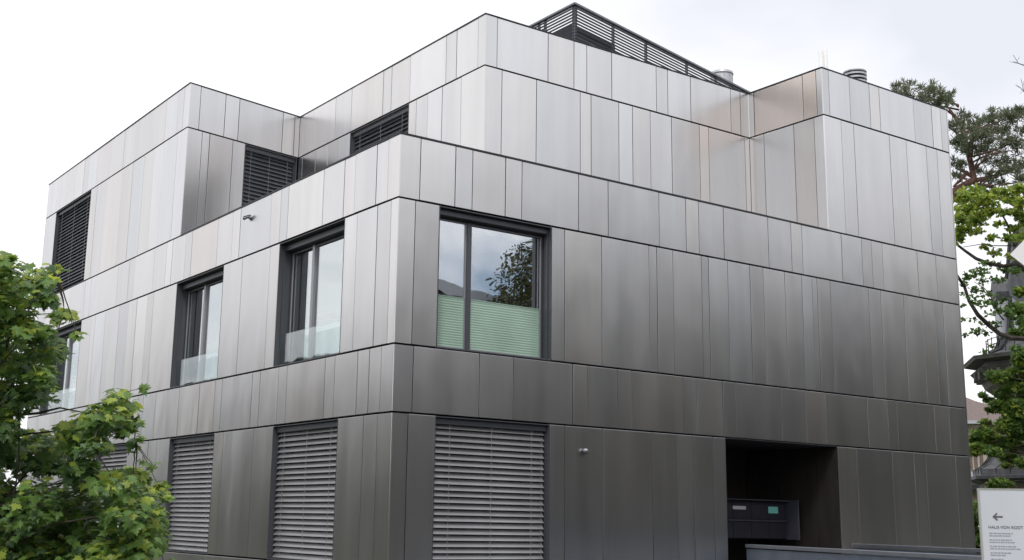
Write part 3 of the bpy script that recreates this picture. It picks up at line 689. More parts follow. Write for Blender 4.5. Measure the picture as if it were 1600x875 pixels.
Q = at(1576, 398, 9.0); rr2, dd2 = plane_basis(Q, 0); hd = .45
rs = thing('road_sign', 'white bordered diamond road sign with thin dark outline at the right edge', 'road sign', (Q.x+rr2.x*hd, Q.y+rr2.y*hd, 0))
def dia(m_, name, r, d0, d1):
    w = MB(); c = Q+rr2*hd; k_ = len(w.v)
    for d in (d0, d1):
        for a, b in ((-r, 0), (0, -r), (r, 0), (0, r)): w.v.append(tuple(c+rr2*a+Vector((0, 0, b))+dd2*d))
    w.f = [(0, 1, 2, 3)[::-1], (4, 5, 6, 7), (0, 1, 5, 4), (1, 2, 6, 5), (2, 3, 7, 6), (3, 0, 4, 7)]; w.m = [0]*6
    return w.build(name, m_, rs)
dia(M['rblack'], 'outline', hd, 0, .004); dia(M['rwhite'], 'border', hd-.009, .0045, .006); dia(M['ryellow'], 'centre', hd-.16, .0065, .008)
c = Q+rr2*hd-dd2*.035; w = MB(); w.tube([(c.x, c.y, 0), (c.x, c.y, Q.z+.5)], .03, 12); w.build('post', M['galv'], rs)

# ------------------------------------------------------------------ foliage helpers
MAPLE = [(0, -.06), (.10, -.10), (.22, -.24), (.28, -.06), (.50, -.04), (.40, .10), (.62, .34), (.36, .32), (.30, .42), (.16, .36), (.20, .62), (.08, .66), (0, .95)]
MAPLE = MAPLE+[(-x, y) for x, y in MAPLE[-2:0:-1]]
def maple_verts():
    v = [(0, .2, .05)]+[(x, y, -.10*abs(x)-.06*(y-.2)**2-(.10 if (i % 4 == 0) else 0)*abs(x)) for i, (x, y) in enumerate(MAPLE)]
    n = len(MAPLE); f = [(0, 1+i, 1+(i+1) % n) for i in range(n)]
    return np.array(v), np.array(f)
MV, MF = maple_verts()
def quad_verts(w_=.5):
    v = [(0, 0, 0), (w_, .45, .08), (0, 1, -.05), (-w_, .45, .08)]
    return np.array(v, float), np.array([(0, 1, 2), (0, 2, 3)])
def hex_verts(w_=.42):
    v = [(0, 0, 0), (w_*.8, .3, .06), (w_, .6, .04), (0, 1.05, -.08), (-w_, .6, .04), (-w_*.8, .3, .06)]
    return np.array(v, float), np.array([(0, 1, 2), (0, 2, 3), (0, 3, 4), (0, 4, 5)])
def frames(nrm, rng, droop=None):
    n = len(nrm); nrm = nrm/np.linalg.norm(nrm, axis=1)[:, None]
    t = rng.normal(size=(n, 3))
    if droop is not None: t = t*.6+droop
    t -= (t*nrm).sum(1)[:, None]*nrm; t /= np.linalg.norm(t, axis=1)[:, None]
    s = np.cross(t, nrm); return np.stack([s, t, nrm], axis=2)   # columns x,y,z
def leaf_mesh(name, pos, fr, size, V, F, mats, midx, parent, kind='stuff'):
    n = len(pos); X = np.einsum('nij,vj->nvi', fr, V)*size[:, None, None]+pos[:, None, :]
    X = X.reshape(-1, 3); FF = (F[None]+(np.arange(n)*len(V))[:, None, None]).reshape(-1, 3)
    me = bpy.data.meshes.new(name); me.vertices.add(len(X)); me.vertices.foreach_set('co', X.ravel())
    me.loops.add(FF.size); me.loops.foreach_set('vertex_index', FF.ravel().astype(np.int32))
    me.polygons.add(len(FF)); me.polygons.foreach_set('loop_start', np.arange(0, FF.size, 3, dtype=np.int32)); me.polygons.foreach_set('loop_total', np.full(len(FF), 3, np.int32))
    for m_ in mats: me.materials.append(m_)
    me.polygons.foreach_set('material_index', np.repeat(midx, len(F)).astype(np.int32))
    me.update(calc_edges=True); me.validate()
    o = bpy.data.objects.new(name, me); C.objects.link(o)
    if parent is not None: o.parent = parent; o.matrix_parent_inverse = Matrix.Translation(-parent.location)
    if kind: o['kind'] = kind
    return o
def branch(mb, a, b, r0, r1, sag=0.1, n=5, rng=random):
    a = Vector(a); b = Vector(b); L_ = (b-a).length; pts = []; rad = []
    off = Vector((rng.uniform(-1, 1), rng.uniform(-1, 1), rng.uniform(-.3, 1)))*L_*sag
    for i in range(n+1):
        t = i/n; pts.append(a.lerp(b, t)+off*math.sin(math.pi*t)+Vector((rng.uniform(-1, 1), rng.uniform(-1, 1), rng.uniform(-1, 1)))*L_*.015*(0 < i < n)); rad.append(r0*(1-t)+r1*t)
    mb.tube(pts, rad, 6, cap=False); return pts

# ---- the maple in front, at the left
rng = np.random.default_rng(11); random.seed(3)
mt = thing('maple_tree', 'leafy green maple with yellow green young leaves in front of the left facade', 'tree', tuple(Vector((at(-60, 850, 10.8).x, at(-60, 850, 10.8).y, 0))))
clus = [(20,905,110,60,0),(8,408,24,22,1),(22,452,40,26,1),(60,440,28,20,1),(86,424,17,13,2),(76,470,22,10,1),(18,505,38,30,1),(52,522,34,18,0),(100,492,22,11,2),(118,524,13,9,2),
 (82,552,26,18,1),(30,565,42,32,0),(66,588,24,20,1),(52,612,40,22,0),(8,650,22,28,1),(18,700,34,34,0),(150,650,34,20,1),(190,622,22,15,2),(206,642,16,18,2),(120,676,40,26,1),
 (196,664,22,14,1),(66,712,52,34,0),(128,730,30,26,0),(214,690,14,16,1),(206,744,28,14,1),(150,694,22,12,0),(222,722,10,8,2),(250,760,10,8,2),(176,752,40,20,1),(236,768,24,15,2),(196,792,44,28,0),(246,812,20,18,1),(110,800,60,42,0),(38,792,50,42,0),
 (222,846,32,26,1),(150,852,58,34,0),(66,856,66,36,0),(0,848,50,50,0),(190,876,50,22,2),(-40,480,60,70,1),(-50,620,60,70,0),(-60,760,70,80,0),(226,604,5,4,2),(238,728,9,7,2),(262,782,8,6,2),(240,898,60,24,1),(110,912,90,36,0),(0,915,90,40,0)]
stem = MB(); base = mt.location.copy(); trunk_top = at(-60, 560, 10.9)
stem.tube([base, base.lerp(trunk_top, .35)+Vector((.05, 0, 0)), base.lerp(trunk_top, .7), trunk_top], [.15, .12, .09, .05], 10)
stem.build('trunk', M['bark'], mt, smooth=True)
centres = []
br = MB(); pos = []; nor = []; siz = []; mid = []
for (px, py, rx, ry, kind) in clus:
    for rep in range(3 if rx > 18 else 1):
        dpt = 10.8+random.uniform(-.9, 1.1)*(1 if rx > 18 else .3)
        c = at(px+random.uniform(-.35, .35)*rx, py+random.uniform(-.35, .35)*ry, dpt); k_ = dpt/FPX
        t = random.uniform(.25, .9); a = base.lerp(trunk_top, t)
        if a.z > c.z: a = base.lerp(trunk_top, max(.15, (c.z-.6)/trunk_top.z))
        if centres and (rep or rx <= 24):
            a = min(centres, key=lambda q_: (q_-c).length); r_a = .008 if rx > 10 else .0035
        else: r_a = .020; centres.append(c)
        if rep == 0 and rx <= 24 and rx > 10: centres.append(c)
        pts = branch(br, a, c, r_a, .003, .08 if r_a > .015 else .03, 6)
        nl = int(max(3, rx*ry*.082))
        d = rng.normal(size=(nl, 3)); d /= np.linalg.norm(d, axis=1)[:, None]; r = rng.random(nl)**.45
        R_ = np.array(RT); U_ = np.array(UP); F_ = np.array(_f)
        p = np.array(c)+(R_*(d[:, :1]*rx)+U_*(d[:, 1:2]*ry)+F_*(d[:, 2:]*(rx+ry)*.9))*(r[:, None]*k_)
        out = p-np.array(c); out /= np.linalg.norm(out, axis=1)[:, None]+1e-6
        nrm = np.array([0, 0, 1.0])*.95+out*.35-F_*.42+rng.normal(size=(nl, 3))*.42
        pos.append(p); nor.append(nrm); siz.append(rng.uniform(.05, .125, nl))
        hi = d[:, 1]*r
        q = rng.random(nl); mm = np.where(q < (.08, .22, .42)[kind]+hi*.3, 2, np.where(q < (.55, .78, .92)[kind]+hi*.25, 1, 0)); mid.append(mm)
        for _ in range(5):
            i = rng.integers(nl); branch(br, c, p[i], .004, .0015, .05, 3)
pos = np.concatenate(pos); nor = np.concatenate(nor); siz = np.concatenate(siz); mid = np.concatenate(mid)
br.build('branch', M['bark'], mt)
fr = frames(nor, rng, np.array([0, 0, -.9])-np.array(_f)*.3)
# the 300 leaves that show largest are leaves of their own
dist = (pos-np.array(CAM))@np.array(_f); ppx = PPX+FPX*((pos-np.array(CAM))@np.array(RT))/dist; ppy = PPY-FPX*((pos-np.array(CAM))@np.array(UP))/dist
score = siz/dist*np.abs(fr[:, :, 2]@np.array(_f))+.00001; score[(ppx < 8) | (ppy > 868)] = 0
score *= np.where(dist < np.percentile(dist, 35), 1, .25)
big = np.argsort(-score)[:300]; rest = np.setdiff1d(np.arange(len(pos)), big)
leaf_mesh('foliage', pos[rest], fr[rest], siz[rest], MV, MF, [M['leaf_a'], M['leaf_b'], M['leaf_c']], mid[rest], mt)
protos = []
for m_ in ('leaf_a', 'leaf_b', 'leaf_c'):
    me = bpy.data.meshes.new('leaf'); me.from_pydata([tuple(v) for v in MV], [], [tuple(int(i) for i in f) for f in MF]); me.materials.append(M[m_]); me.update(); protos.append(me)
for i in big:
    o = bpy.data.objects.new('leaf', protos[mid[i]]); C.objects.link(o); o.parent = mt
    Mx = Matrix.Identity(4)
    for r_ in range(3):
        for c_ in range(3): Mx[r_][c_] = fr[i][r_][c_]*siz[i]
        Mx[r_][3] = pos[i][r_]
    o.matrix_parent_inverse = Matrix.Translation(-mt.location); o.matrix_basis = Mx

def cloud_leaves(clusters, dens, size, rng, up=.8, spread=1.0, depthk=1.0):
    P_, N_, S_ = [], [], []
    for (px, py, rx, ry, d) in clusters:
        c = np.array(at(px, py, d)); k_ = d/FPX; nl = max(6, int(rx*ry*dens))
        q = rng.normal(size=(nl, 3)); q /= np.linalg.norm(q, axis=1)[:, None]; r = rng.random(nl)**.5
        p = c+(np.array(RT)*(q[:, :1]*rx)+np.array(UP)*(q[:, 1:2]*ry)+np.array(_f)*(q[:, 2:]*(rx+ry)*.5*depthk))*(r[:, None]*k_)
        P_.append(p); N_.append(np.array([0, 0, up])+rng.normal(size=(nl, 3))*.6); S_.append(rng.uniform(*size, nl))
    return np.concatenate(P_), np.concatenate(N_), np.concatenate(S_)

# ---- pine behind the right end
rng = np.random.default_rng(21); random.seed(21); D = 34
PX_ = 1440
pt = thing('pine_tree', 'tall pine with reddish limbs and dark needle pads rising behind the right end', 'tree', tuple(Vector((at(1400, 830, D).x, at(1400, 830, D).y, 0))))
w = MB(); w.tube([pt.location, at(1412, 640, D), at(1440, 420, D), at(1470, 325, D), at(1495, 298, D), at(1522, 280, D), at(1517, 255, D), at(1511, 232, D), at(1506, 200, D)], [.3, .27, .23, .18, .13, .10, .08, .06, .04], 10); w.build('trunk', M['pinebark'], pt, smooth=True)
pads = [(1402,140,10,10),(1418,133,9,8),(1412,150,20,10),(1449,138,12,9),(1462,146,16,10),(1478,150,14,9),(1468,162,26,10),(1440,158,16,9),
 (1492,196,16,12),(1506,184,14,9),(1520,200,22,14),(1498,218,20,13),(1540,190,14,8),(1556,182,18,10),(1576,184,20,12),(1595,180,16,10),(1590,172,10,6),(1534,215,26,13),(1560,206,24,12),(1572,222,20,11),
 (1510,236,24,11),(1545,236,26,10),(1500,258,16,10),(1560,252,30,8),(1590,230,14,14),(1592,258,16,9),(1530,268,14,6),(1575,268,28,8),(1498,275,14,7),(1560,285,20,6),(1596,282,14,8),(1545,275,10,5),(1620,200,30,30),(1625,260,30,25)]
bb = MB(); random.seed(4)
for (px, py, rx, ry) in pads:
    dd_ = D+random.uniform(-1.5, 1.5); y0 = min(300, py+random.uniform(20, 60)); x0 = 1511+(y0-232)*.2
    branch(bb, at(x0, y0, D), at(px, py+ry*.4, dd_), .03, .008, .1, 5)
for a, b in (((1520, 282), (1498, 302)), ((1498, 302), (1488, 318)), ((1522, 284), (1560, 276)), ((1524, 288), (1570, 300)), ((1526, 292), (1600, 330)), ((1512, 268), (1490, 292)), ((1518, 275), (1493, 262))):
    branch(bb, at(*a, D), at(*b, D), .06, .035, .05, 5)
bb.build('branch', M['pinebark'], pt)
NV = np.array([(0, 0, 0), (.07, .5, 0), (0, 1, 0), (-.07, .5, 0)], float); NF = np.array([(0, 1, 2), (0, 2, 3)])
PP, NN, SS = cloud_leaves([(a, b, c_, d, D+random.uniform(-1.5, 1.5)) for a, b, c_, d in pads], .09, (.1, .1), rng)
# each tuft is a spray of needles
nt_ = 18; PT = np.repeat(PP, nt_, 0); dirs = rng.normal(size=(len(PT), 3))*.75+np.array([0, 0, .55]); dirs /= np.linalg.norm(dirs, axis=1)[:, None]
side = rng.normal(size=(len(PT), 3)); nr = np.cross(dirs, side); nr /= np.linalg.norm(nr, axis=1)[:, None]; sx = np.cross(dirs, nr)
frn = np.stack([sx, dirs, nr], axis=2)
leaf_mesh('crown', PT, frn, rng.uniform(.13, .24, len(PT)), NV*np.array([1.1, 1, 1]), NF, [M['needle']], np.zeros(len(PT), int), pt)

# ---- lime green broadleaf tree with dark arching branches, before the pine
D = 29; rng = np.random.default_rng(31); random.seed(31)
lt = thing('broadleaf_tree', 'loose broadleaf tree with bright lime leaves and bare arching branches right of the building', 'tree', tuple(Vector((at(1650, 830, D).x, at(1650, 830, D).y, 0))))
w = MB(); w.tube([lt.location, at(1650, 600, D), at(1648, 450, D), at(1640, 330, D), at(1625, 240, D)], [.22, .2, .15, .09, .04], 10); w.build('trunk', M['bark'], lt, smooth=True)
lb = MB()
def path(ps, r0, r1, d=D): lb.tube([at(x, y, d+.15*math.sin(i*2.1)) for i, (x, y) in enumerate(ps)], [(r0+(r1-r0)*i/(len(ps)-1))*.72 for i in range(len(ps))], 6)
path([(1650, 500), (1620, 440), (1590, 412), (1568, 416), (1545, 412), (1525, 404), (1508, 392), (1490, 378)], .09, .04)
path([(1650, 560), (1610, 530), (1580, 528), (1562, 522), (1545, 508), (1528, 492), (1514, 470), (1507, 448), (1494, 428)], .10, .05)
path([(1568, 500), (1560, 490), (1552, 470), (1540, 452), (1522, 440)], .03, .01)
path([(1600, 400), (1583, 380), (1574, 350), (1560, 325), (1550, 310)], .05, .02)
path([(1585, 384), (1560, 384), (1530, 382), (1505, 386)], .02, .01); path([(1580, 372), (1594, 345), (1600, 320)], .03, .01)
path([(1640, 350), (1610, 300), (1590, 285), (1560, 290)], .05, .02)
path([(1562, 522), (1556, 540), (1545, 560)], .02, .01); path([(1585, 528), (1600, 527)], .03, .03); path([(1575, 412), (1572, 430), (1560, 445)], .02, .008)
# bare twigs high at the frame edge
path([(1640, 130), (1615, 108), (1600, 102), (1591, 99), (1583, 96)], .03, .008); path([(1591, 99), (1587, 92), (1583, 86)], .012, .006); path([(1590, 94), (1593, 89)], .007, .004); path([(1591, 99), (1584, 98), (1577, 96)], .007, .004)
path([(1640, 180), (1612, 155), (1600, 143), (1594, 137), (1587, 132)], .03, .006); path([(1600, 143), (1597, 130), (1595, 122)], .012, .005); path([(1598, 138), (1600, 126)], .010, .005); path([(1594, 137), (1586, 134)], .006, .003); path([(1597, 142), (1594, 147)], .006, .003); path([(1625, 240), (1640, 180), (1640, 130)], .05, .03)
lb.build('branch', M['bark'], lt)
cl = [(1585,400,12,5),(1575,372,12,6),(1600,340,10,12),(1560,300,14,8),(1596,318,9,8),(1530,335,14,8),(1505,308,16,10),(1522,300,18,10),(1540,312,22,12),(1512,326,22,12),(1550,328,14,9),(1500,342,14,10),(1525,345,20,9),(1508,358,18,7),(1498,372,10,8),(1528,362,12,5),
 (1590,296,13,9),(1572,300,10,6),(1580,312,16,7),(1594,312,10,6),(1568,332,14,6),(1590,335,12,8),(1584,356,14,6),(1562,350,9,4),(1596,372,9,8),(1548,372,10,4),(1540,386,9,3),(1552,395,12,4)]
cl2 = [(1550,412,16,6),(1572,420,18,6),(1590,424,12,6),(1530,424,18,7),(1515,432,14,6),(1538,438,12,6),(1560,436,12,6),(1525,452,14,6),(1545,460,14,6),(1505,444,8,5),(1536,474,18,6),(1556,474,12,5),(1568,468,9,4),(1518,466,9,5),
 (1505,478,6,3),(1503,458,5,4),(1548,490,12,4),(1562,485,16,5),(1575,490,12,6),(1525,500,6,2),(1512,498,5,2),(1545,506,14,5),(1526,518,13,6),(1512,524,7,3),(1540,520,10,4),(1558,508,10,4),(1504,502,3,2),(1548,540,7,3),(1540,550,8,3),(1582,480,14,9),(1592,500,14,12),(1590,545,14,8),(1535,410,8,3)]
HV, HF = hex_verts()
P1, N1, S1 = cloud_leaves([(a, b, c_, d, D+random.uniform(-.6, .6)) for a, b, c_, d in cl], 1.05, (.07, .13), rng)
P2, N2, S2 = cloud_leaves([(a, b, c_, d, D+random.uniform(-.6, .6)) for a, b, c_, d in cl2], .62, (.06, .11), rng)
pp = np.concatenate([P1, P2]); fr2 = frames(np.concatenate([N1, N2]), rng); ss = np.concatenate([S1, S2])
md = np.concatenate([np.where(rng.random(len(P1)) < .68, 2, 1), np.where(rng.random(len(P2)) < .6, 1, 0)])
leaf_mesh('crown', pp, fr2, ss, HV, HF, [M['leaf_a'], M['leaf_b'], M['lime']], md, lt)

# ---- nearer green boughs in front of the old house
D = 30; rng = np.random.default_rng(41); random.seed(41)
gt = thing('maple_tree', 'dense mid green maple boughs hanging before the old house, above the sign', 'tree', tuple(Vector((at(1680, 830, D).x, at(1680, 830, D).y, 0))))
w = MB(); w.tube([gt.location, at(1680, 700, D), at(1670, 560, D), at(1650, 430, D)], [.2, .17, .12, .05], 10); w.build('trunk', M['bark'], gt, smooth=True)
cg = [(1588,585,22,12),(1560,590,18,10),(1548,586,8,6),(1590,608,28,16),(1572,618,18,12),(1560,632,14,8),(1588,640,24,18),(1545,624,10,4),(1534,618,7,3),(1575,664,20,14),(1592,672,20,16),(1550,640,12,5),
 (1535,676,18,8),(1522,686,9,8),(1548,688,18,10),(1530,700,16,8),(1568,694,18,12),(1590,700,18,14),(1524,706,8,6),(1552,706,14,7),(1580,716,16,9),(1596,722,10,8),(1572,728,8,4),(1560,752,15,5),(1572,757,14,4),(1550,758,10,3),(1540,660,10,4),(1590,482,14,9),(1594,455,10,8),(1588,520,12,7),(1600,560,20,14),(1625,620,30,60),(1620,500,26,40)]
gb = MB()
for (px, py, rx, ry) in cg: branch(gb, at(1675, py+random.uniform(10, 60), D), at(px, py, D+random.uniform(-.5, .5)), .04, .010, .08, 5)
gb.build('branch', M['bark'], gt)
pp, nn_, ss = cloud_leaves([(a, b, c_, d, D+random.uniform(-.7, .7)) for a, b, c_, d in cg], 1.7, (.08, .15), rng)
q = rng.random(len(pp)); leaf_mesh('crown', pp, frames(nn_, rng), ss, MV, MF, [M['leaf_a'], M['leaf_b'], M['leaf_c']], np.where(q < .26, 2, np.where(q < .82, 1, 0)), gt)

# ---- shrub beside the sign
D = 25; sh = thing('shrub', 'small green shrub with pale flecks between the dark wall and the sign', 'shrub', tuple(Vector((at(1530, 862, D).x, at(1530, 862, D).y, 0))))
pp, nn_, ss = cloud_leaves([(1524,800,12,14,D),(1528,822,12,16,D),(1525,845,14,18,D),(1540,830,14,30,D),(1532,868,26,20,D)], 1.2, (.06, .11), rng)
leaf_mesh('foliage', pp, frames(nn_, rng), ss, HV, HF, [M['leaf_b'], M['leaf_a'], M['white']], np.where(rng.random(len(pp)) < .5, 1, np.where(rng.random(len(pp)) < .12, 2, 0)), sh)  # a small share of the leaves is white
w = MB()
for i in range(5): branch(w, sh.location, at(1522+i*4, 850-i*9, D), .02, .006)
w.build('stem', M['bark'], sh)

# ------------------------------------------------------------------ old houses at the right
def ring8(c, prof, n, rot, name, m_, parent): w = MB(); w.loft((c.x, c.y), prof, n, rot); return w.build(name, m_, parent)
D = 42; k_ = D/FPX; c = at(1680, 700, D); Z = lambda y: at(1600, y, D).z
oh = thing('old_house', 'old house with a steep dark slate turret roof flaring to broad carved eaves', 'house', (c.x, c.y, 0))
rot = math.atan2(-RT.y, -RT.x)+math.radians(8)
ring8(c, [(106*k_, 0), (106*k_, Z(604))], 8, rot, 'wall', M['olive'], oh)
ring8(c, [(112*k_, Z(612)), (128*k_, Z(600)), (132*k_, Z(590)), (146*k_, Z(578)), (150*k_, Z(574)), (138*k_, Z(572)), (140*k_, Z(566)), (158*k_, Z(562)), (160*k_, Z(556)), (120*k_, Z(554))], 8, rot, 'cornice', M['soffit'], oh)
o = ring8(c, [(160*k_, Z(558)), (132*k_, Z(552)), (114*k_, Z(545)), (104*k_, Z(532)), (96*k_, Z(512)), (92*k_, Z(480)), (87*k_, Z(450)), (78*k_, Z(400)), (70*k_, Z(340)), (5*k_, Z(250))], 8, rot, 'roof', M['slate'], oh)
w = MB()
for j in range(8):
    t = rot+2*math.pi*j/8; pr = [(133*k_, Z(551)), (115*k_, Z(544)), (105*k_, Z(531)), (97*k_, Z(511)), (93*k_, Z(479)), (88*k_, Z(449)), (79*k_, Z(399)), (71*k_, Z(340))]
    w.tube([(c.x+r*math.cos(t), c.y+r*math.sin(t), z) for r, z in pr], .09, 6)
w.build('ridge_trim', M['seam'], o)
for j in range(16):                                 # dormers and their round hoods
    if j % 2: continue
    t = rot+2*math.pi*(j+1)/16; ca, sa = math.cos(t), math.sin(t); R0 = 84*k_
    w = MB(); w.obox((c.x+R0*ca, c.y+R0*sa, (Z(520)+Z(450))/2), (ca, sa, 0), (-sa, ca, 0), (0, 0, 1), .35, .45, (Z(450)-Z(520))/2); w.build('dormer', M['gutter'], oh)
    w = MB(); w.tube([(c.x+(R0-.3)*ca, c.y+(R0-.3)*sa, Z(446)), (c.x+(R0+.42)*ca, c.y+(R0+.42)*sa, Z(446))], .55, 12); w.build('dormer_hood', M['slate'], oh)
w = MB()
for i in range(40):                                  # snow guard spikes along the eaves
    t = rot+2*math.pi*i/40; r = 118*k_; w.tube([(c.x+r*math.cos(t), c.y+r*math.sin(t), Z(552)), (c.x+r*math.cos(t), c.y+r*math.sin(t), Z(522))], .018, 5)
for z in (Z(524), Z(534)): w.tube([(c.x+118*k_*math.cos(rot+i*math.pi/20), c.y+118*k_*math.sin(rot+i*math.pi/20), z) for i in range(41)], .016, 5)
w.build('eaves_railing', M['seam'], oh)
w = MB()
for i in range(32):
    t = rot+2*math.pi*i/32; r = 130*k_; w.obox((c.x+r*math.cos(t), c.y+r*math.sin(t), Z(584)), (math.cos(t), math.sin(t), 0), (-math.sin(t), math.cos(t), 0), (0, 0, 1), .22, .07, .14)
w.build('bracket', M['soffit'], oh, kind='stuff')

D = 34; k_ = D/FPX; c = at(1632, 790, D); Z2 = lambda y: at(1600, y, D).z
pv = thing('pavilion', 'small pavilion with bell shaped dark metal roof and olive wall behind the sign', 'pavilion', (c.x, c.y, 0))
ring8(c, [(96*k_, 0), (96*k_, Z2(752))], 8, rot, 'wall', M['olive'], pv)
o = ring8(c, [(98*k_, Z2(756)), (112*k_, Z2(750)), (112*k_, Z2(745)), (103*k_, Z2(744)), (102*k_, Z2(734)), (90*k_, Z2(728)), (80*k_, Z2(717)), (74*k_, Z2(704)), (69*k_, Z2(688)), (50*k_, Z2(650)), (3, Z2(640))][:10]+[(.2, Z2(630))], 8, rot, 'roof', M['slate'], pv)
w = MB()
for i in range(24):
    t = rot+2*math.pi*i/24; f_ = math.cos(math.pi/8)/math.cos(((t-rot) % (math.pi/4))-math.pi/8)
    w.tube([(c.x+r*k_*f_*math.cos(t), c.y+r*k_*f_*math.sin(t), Z2(y)) for r, y in ((103, 744), (103, 734), (91, 727), (81, 716), (75, 703), (70, 688), (51, 650))], .018, 5)
w.build('roof_seam', M['seam'], o)
for i in range(8):
    t = rot+2*math.pi*(i+.5)/8; r = 96*k_*math.cos(math.pi/8); w = MB(); w.obox((c.x+r*math.cos(t), c.y+r*math.sin(t), 1.75), (math.cos(t), math.sin(t), 0), (-math.sin(t), math.cos(t), 0), (0, 0, 1), .03, .35, .5); fo = w.build('window', M['gutter'], pv)
    w = MB(); w.obox((c.x+(r+.035)*math.cos(t), c.y+(r+.035)*math.sin(t), 1.75), (math.cos(t), math.sin(t), 0), (-math.sin(t), math.cos(t), 0), (0, 0, 1), .01, .28, .43); w.build('pane', M['winglass'], fo)

def hip_house(label, px0, px1, ytop_wall, ybase, D, yridge, over, cols, depth=9):
    a = at(px0, ytop_wall, D); b = at(px1, ytop_wall, D); z1 = a.z; u = Vector((RT.x, RT.y, 0)).normalized(); v = Vector((-u.y, u.x, 0))
    Wd = (b-a).dot(u); o = Vector((a.x, a.y, 0)); h = thing('cream_house', label, 'house', tuple(o))
    def q(x, y, z): r = o+u*x+v*y; return (r.x, r.y, z)
    w = MB(); w.box8([q(0, 0, 0), q(Wd, 0, 0), q(Wd, depth, 0), q(0, depth, 0), q(0, 0, z1), q(Wd, 0, z1), q(Wd, depth, z1), q(0, depth, z1)]); w.build('wall', M['cream'], h)
    zr_ = at(px0, yridge, D+depth*.5).z; e = over; w = MB(); m_ = depth*.5
    w.v = [q(-e, -e, z1), q(Wd+e, -e, z1), q(Wd+e, depth+e, z1), q(-e, depth+e, z1), q(min(m_, Wd*.45), m_, zr_), q(max(Wd-m_, Wd*.55), m_, zr_)]
    w.f = [(0, 1, 5, 4), (1, 2, 5), (2, 3, 4, 5), (3, 0, 4), (3, 2, 1, 0)]; w.m = [0]*5; rf_ = w.build('roof', M['tile'], h)
    w = MB(); w.box8([q(-e-.08, -e-.12, z1-.16), q(Wd+e+.08, -e-.12, z1-.16), q(Wd+e+.08, -e+.04, z1-.16), q(-e-.08, -e+.04, z1-.16), q(-e-.08, -e-.12, z1-.01), q(Wd+e+.08, -e-.12, z1-.01), q(Wd+e+.08, -e+.04, z1-.01), q(-e-.08, -e+.04, z1-.01)]); w.build('gutter', M['gutter'], rf_)
    w = MB(); w.box8([q(-e, -e+.045, z1-.12), q(Wd+e, -e+.045, z1-.12), q(Wd+e, -.002, z1-.12), q(-e, -.002, z1-.12), q(-e, -e+.045, z1-.03), q(Wd+e, -e+.045, z1-.03), q(Wd+e, -.002, z1-.03), q(-e, -.002, z1-.03)]); w.build('soffit', M['seam'], rf_)
    for (x0, x1, ya, yb) in cols:
        xa = (at(x0, ya, D)-a).dot(u); xb = (at(x1, ya, D)-a).dot(u); zt, zb_ = at(x0, ya, D).z, at(x0, yb, D).z
        w = MB(); w.box8([q(xa, -.06, zb_), q(xb, -.06, zb_), q(xb, -.001, zb_), q(xa, -.001, zb_), q(xa, -.06, zt), q(xb, -.06, zt), q(xb, -.001, zt), q(xa, -.001, zt)]); fo = w.build('window', M['tile'], h)
        w = MB(); e_ = .07; w.box8([q(xa+e_, -.075, zb_+e_), q(xb-e_, -.075, zb_+e_), q(xb-e_, -.061, zb_+e_), q(xa+e_, -.061, zb_+e_), q(xa+e_, -.075, zt-e_), q(xb-e_, -.075, zt-e_), q(xb-e_, -.061, zt-e_), q(xa+e_, -.061, zt-e_)]); w.build('pane', M['winglass'], fo)
    return h
hip_house('cream house with brown tiled roof, the farther one half hidden by the building corner', 1478, 1560, 648, 860, 74, 606, .5, ((1512, 1519, 655, 672), (1530, 1538, 655, 672)))
hip_house('cream house with brown hip roof, pale gutter and tall windows behind the boughs', 1530, 1600, 660, 860, 60, 622, 1.0, ((1534, 1540, 702, 738), (1544, 1550, 700, 738), (1556, 1562, 700, 738)))
D = 56; a = at(1500, 745, D)
bl = thing('cream_house', 'low cream annex with columns and a dark awning beside the far wall', 'house', (a.x, a.y, 0))
u = Vector((RT.x, RT.y, 0)).normalized(); v = Vector((-u.y, u.x, 0)); k_ = D/FPX
w = MB(); w.obox(Vector((a.x, a.y, at(1500, 700, D).z/2))+u*(25*k_)+v*1.5, u, v, (0, 0, 1), 32*k_, 1.5, at(1500, 700, D).z/2); w.build('wall', M['cream'], bl)
for x in (1518, 1526, 1535):
    w = MB(); w.obox(Vector((a.x, a.y, at(x, 720, D).z))+u*((x-1500)*k_)-v*.03, u, v, (0, 0, 1), .07, .03, .52); w.build('window', M['tile'], bl)
w = MB(); w.obox(Vector((a.x, a.y, at(1500, 742, D).z))+u*(18*k_)-v*.2, u, v, (0, 0, 1), 26*k_, .25, .14); w.build('ledge', M['gutter'], bl)
w = MB(); w.obox(Vector((a.x, a.y, at(1500, 762, D).z))+u*(18*k_)-v*.4, u, v, (0, 0, 1), 26*k_, .4, .12); w.build('awning', M['seam'], bl)

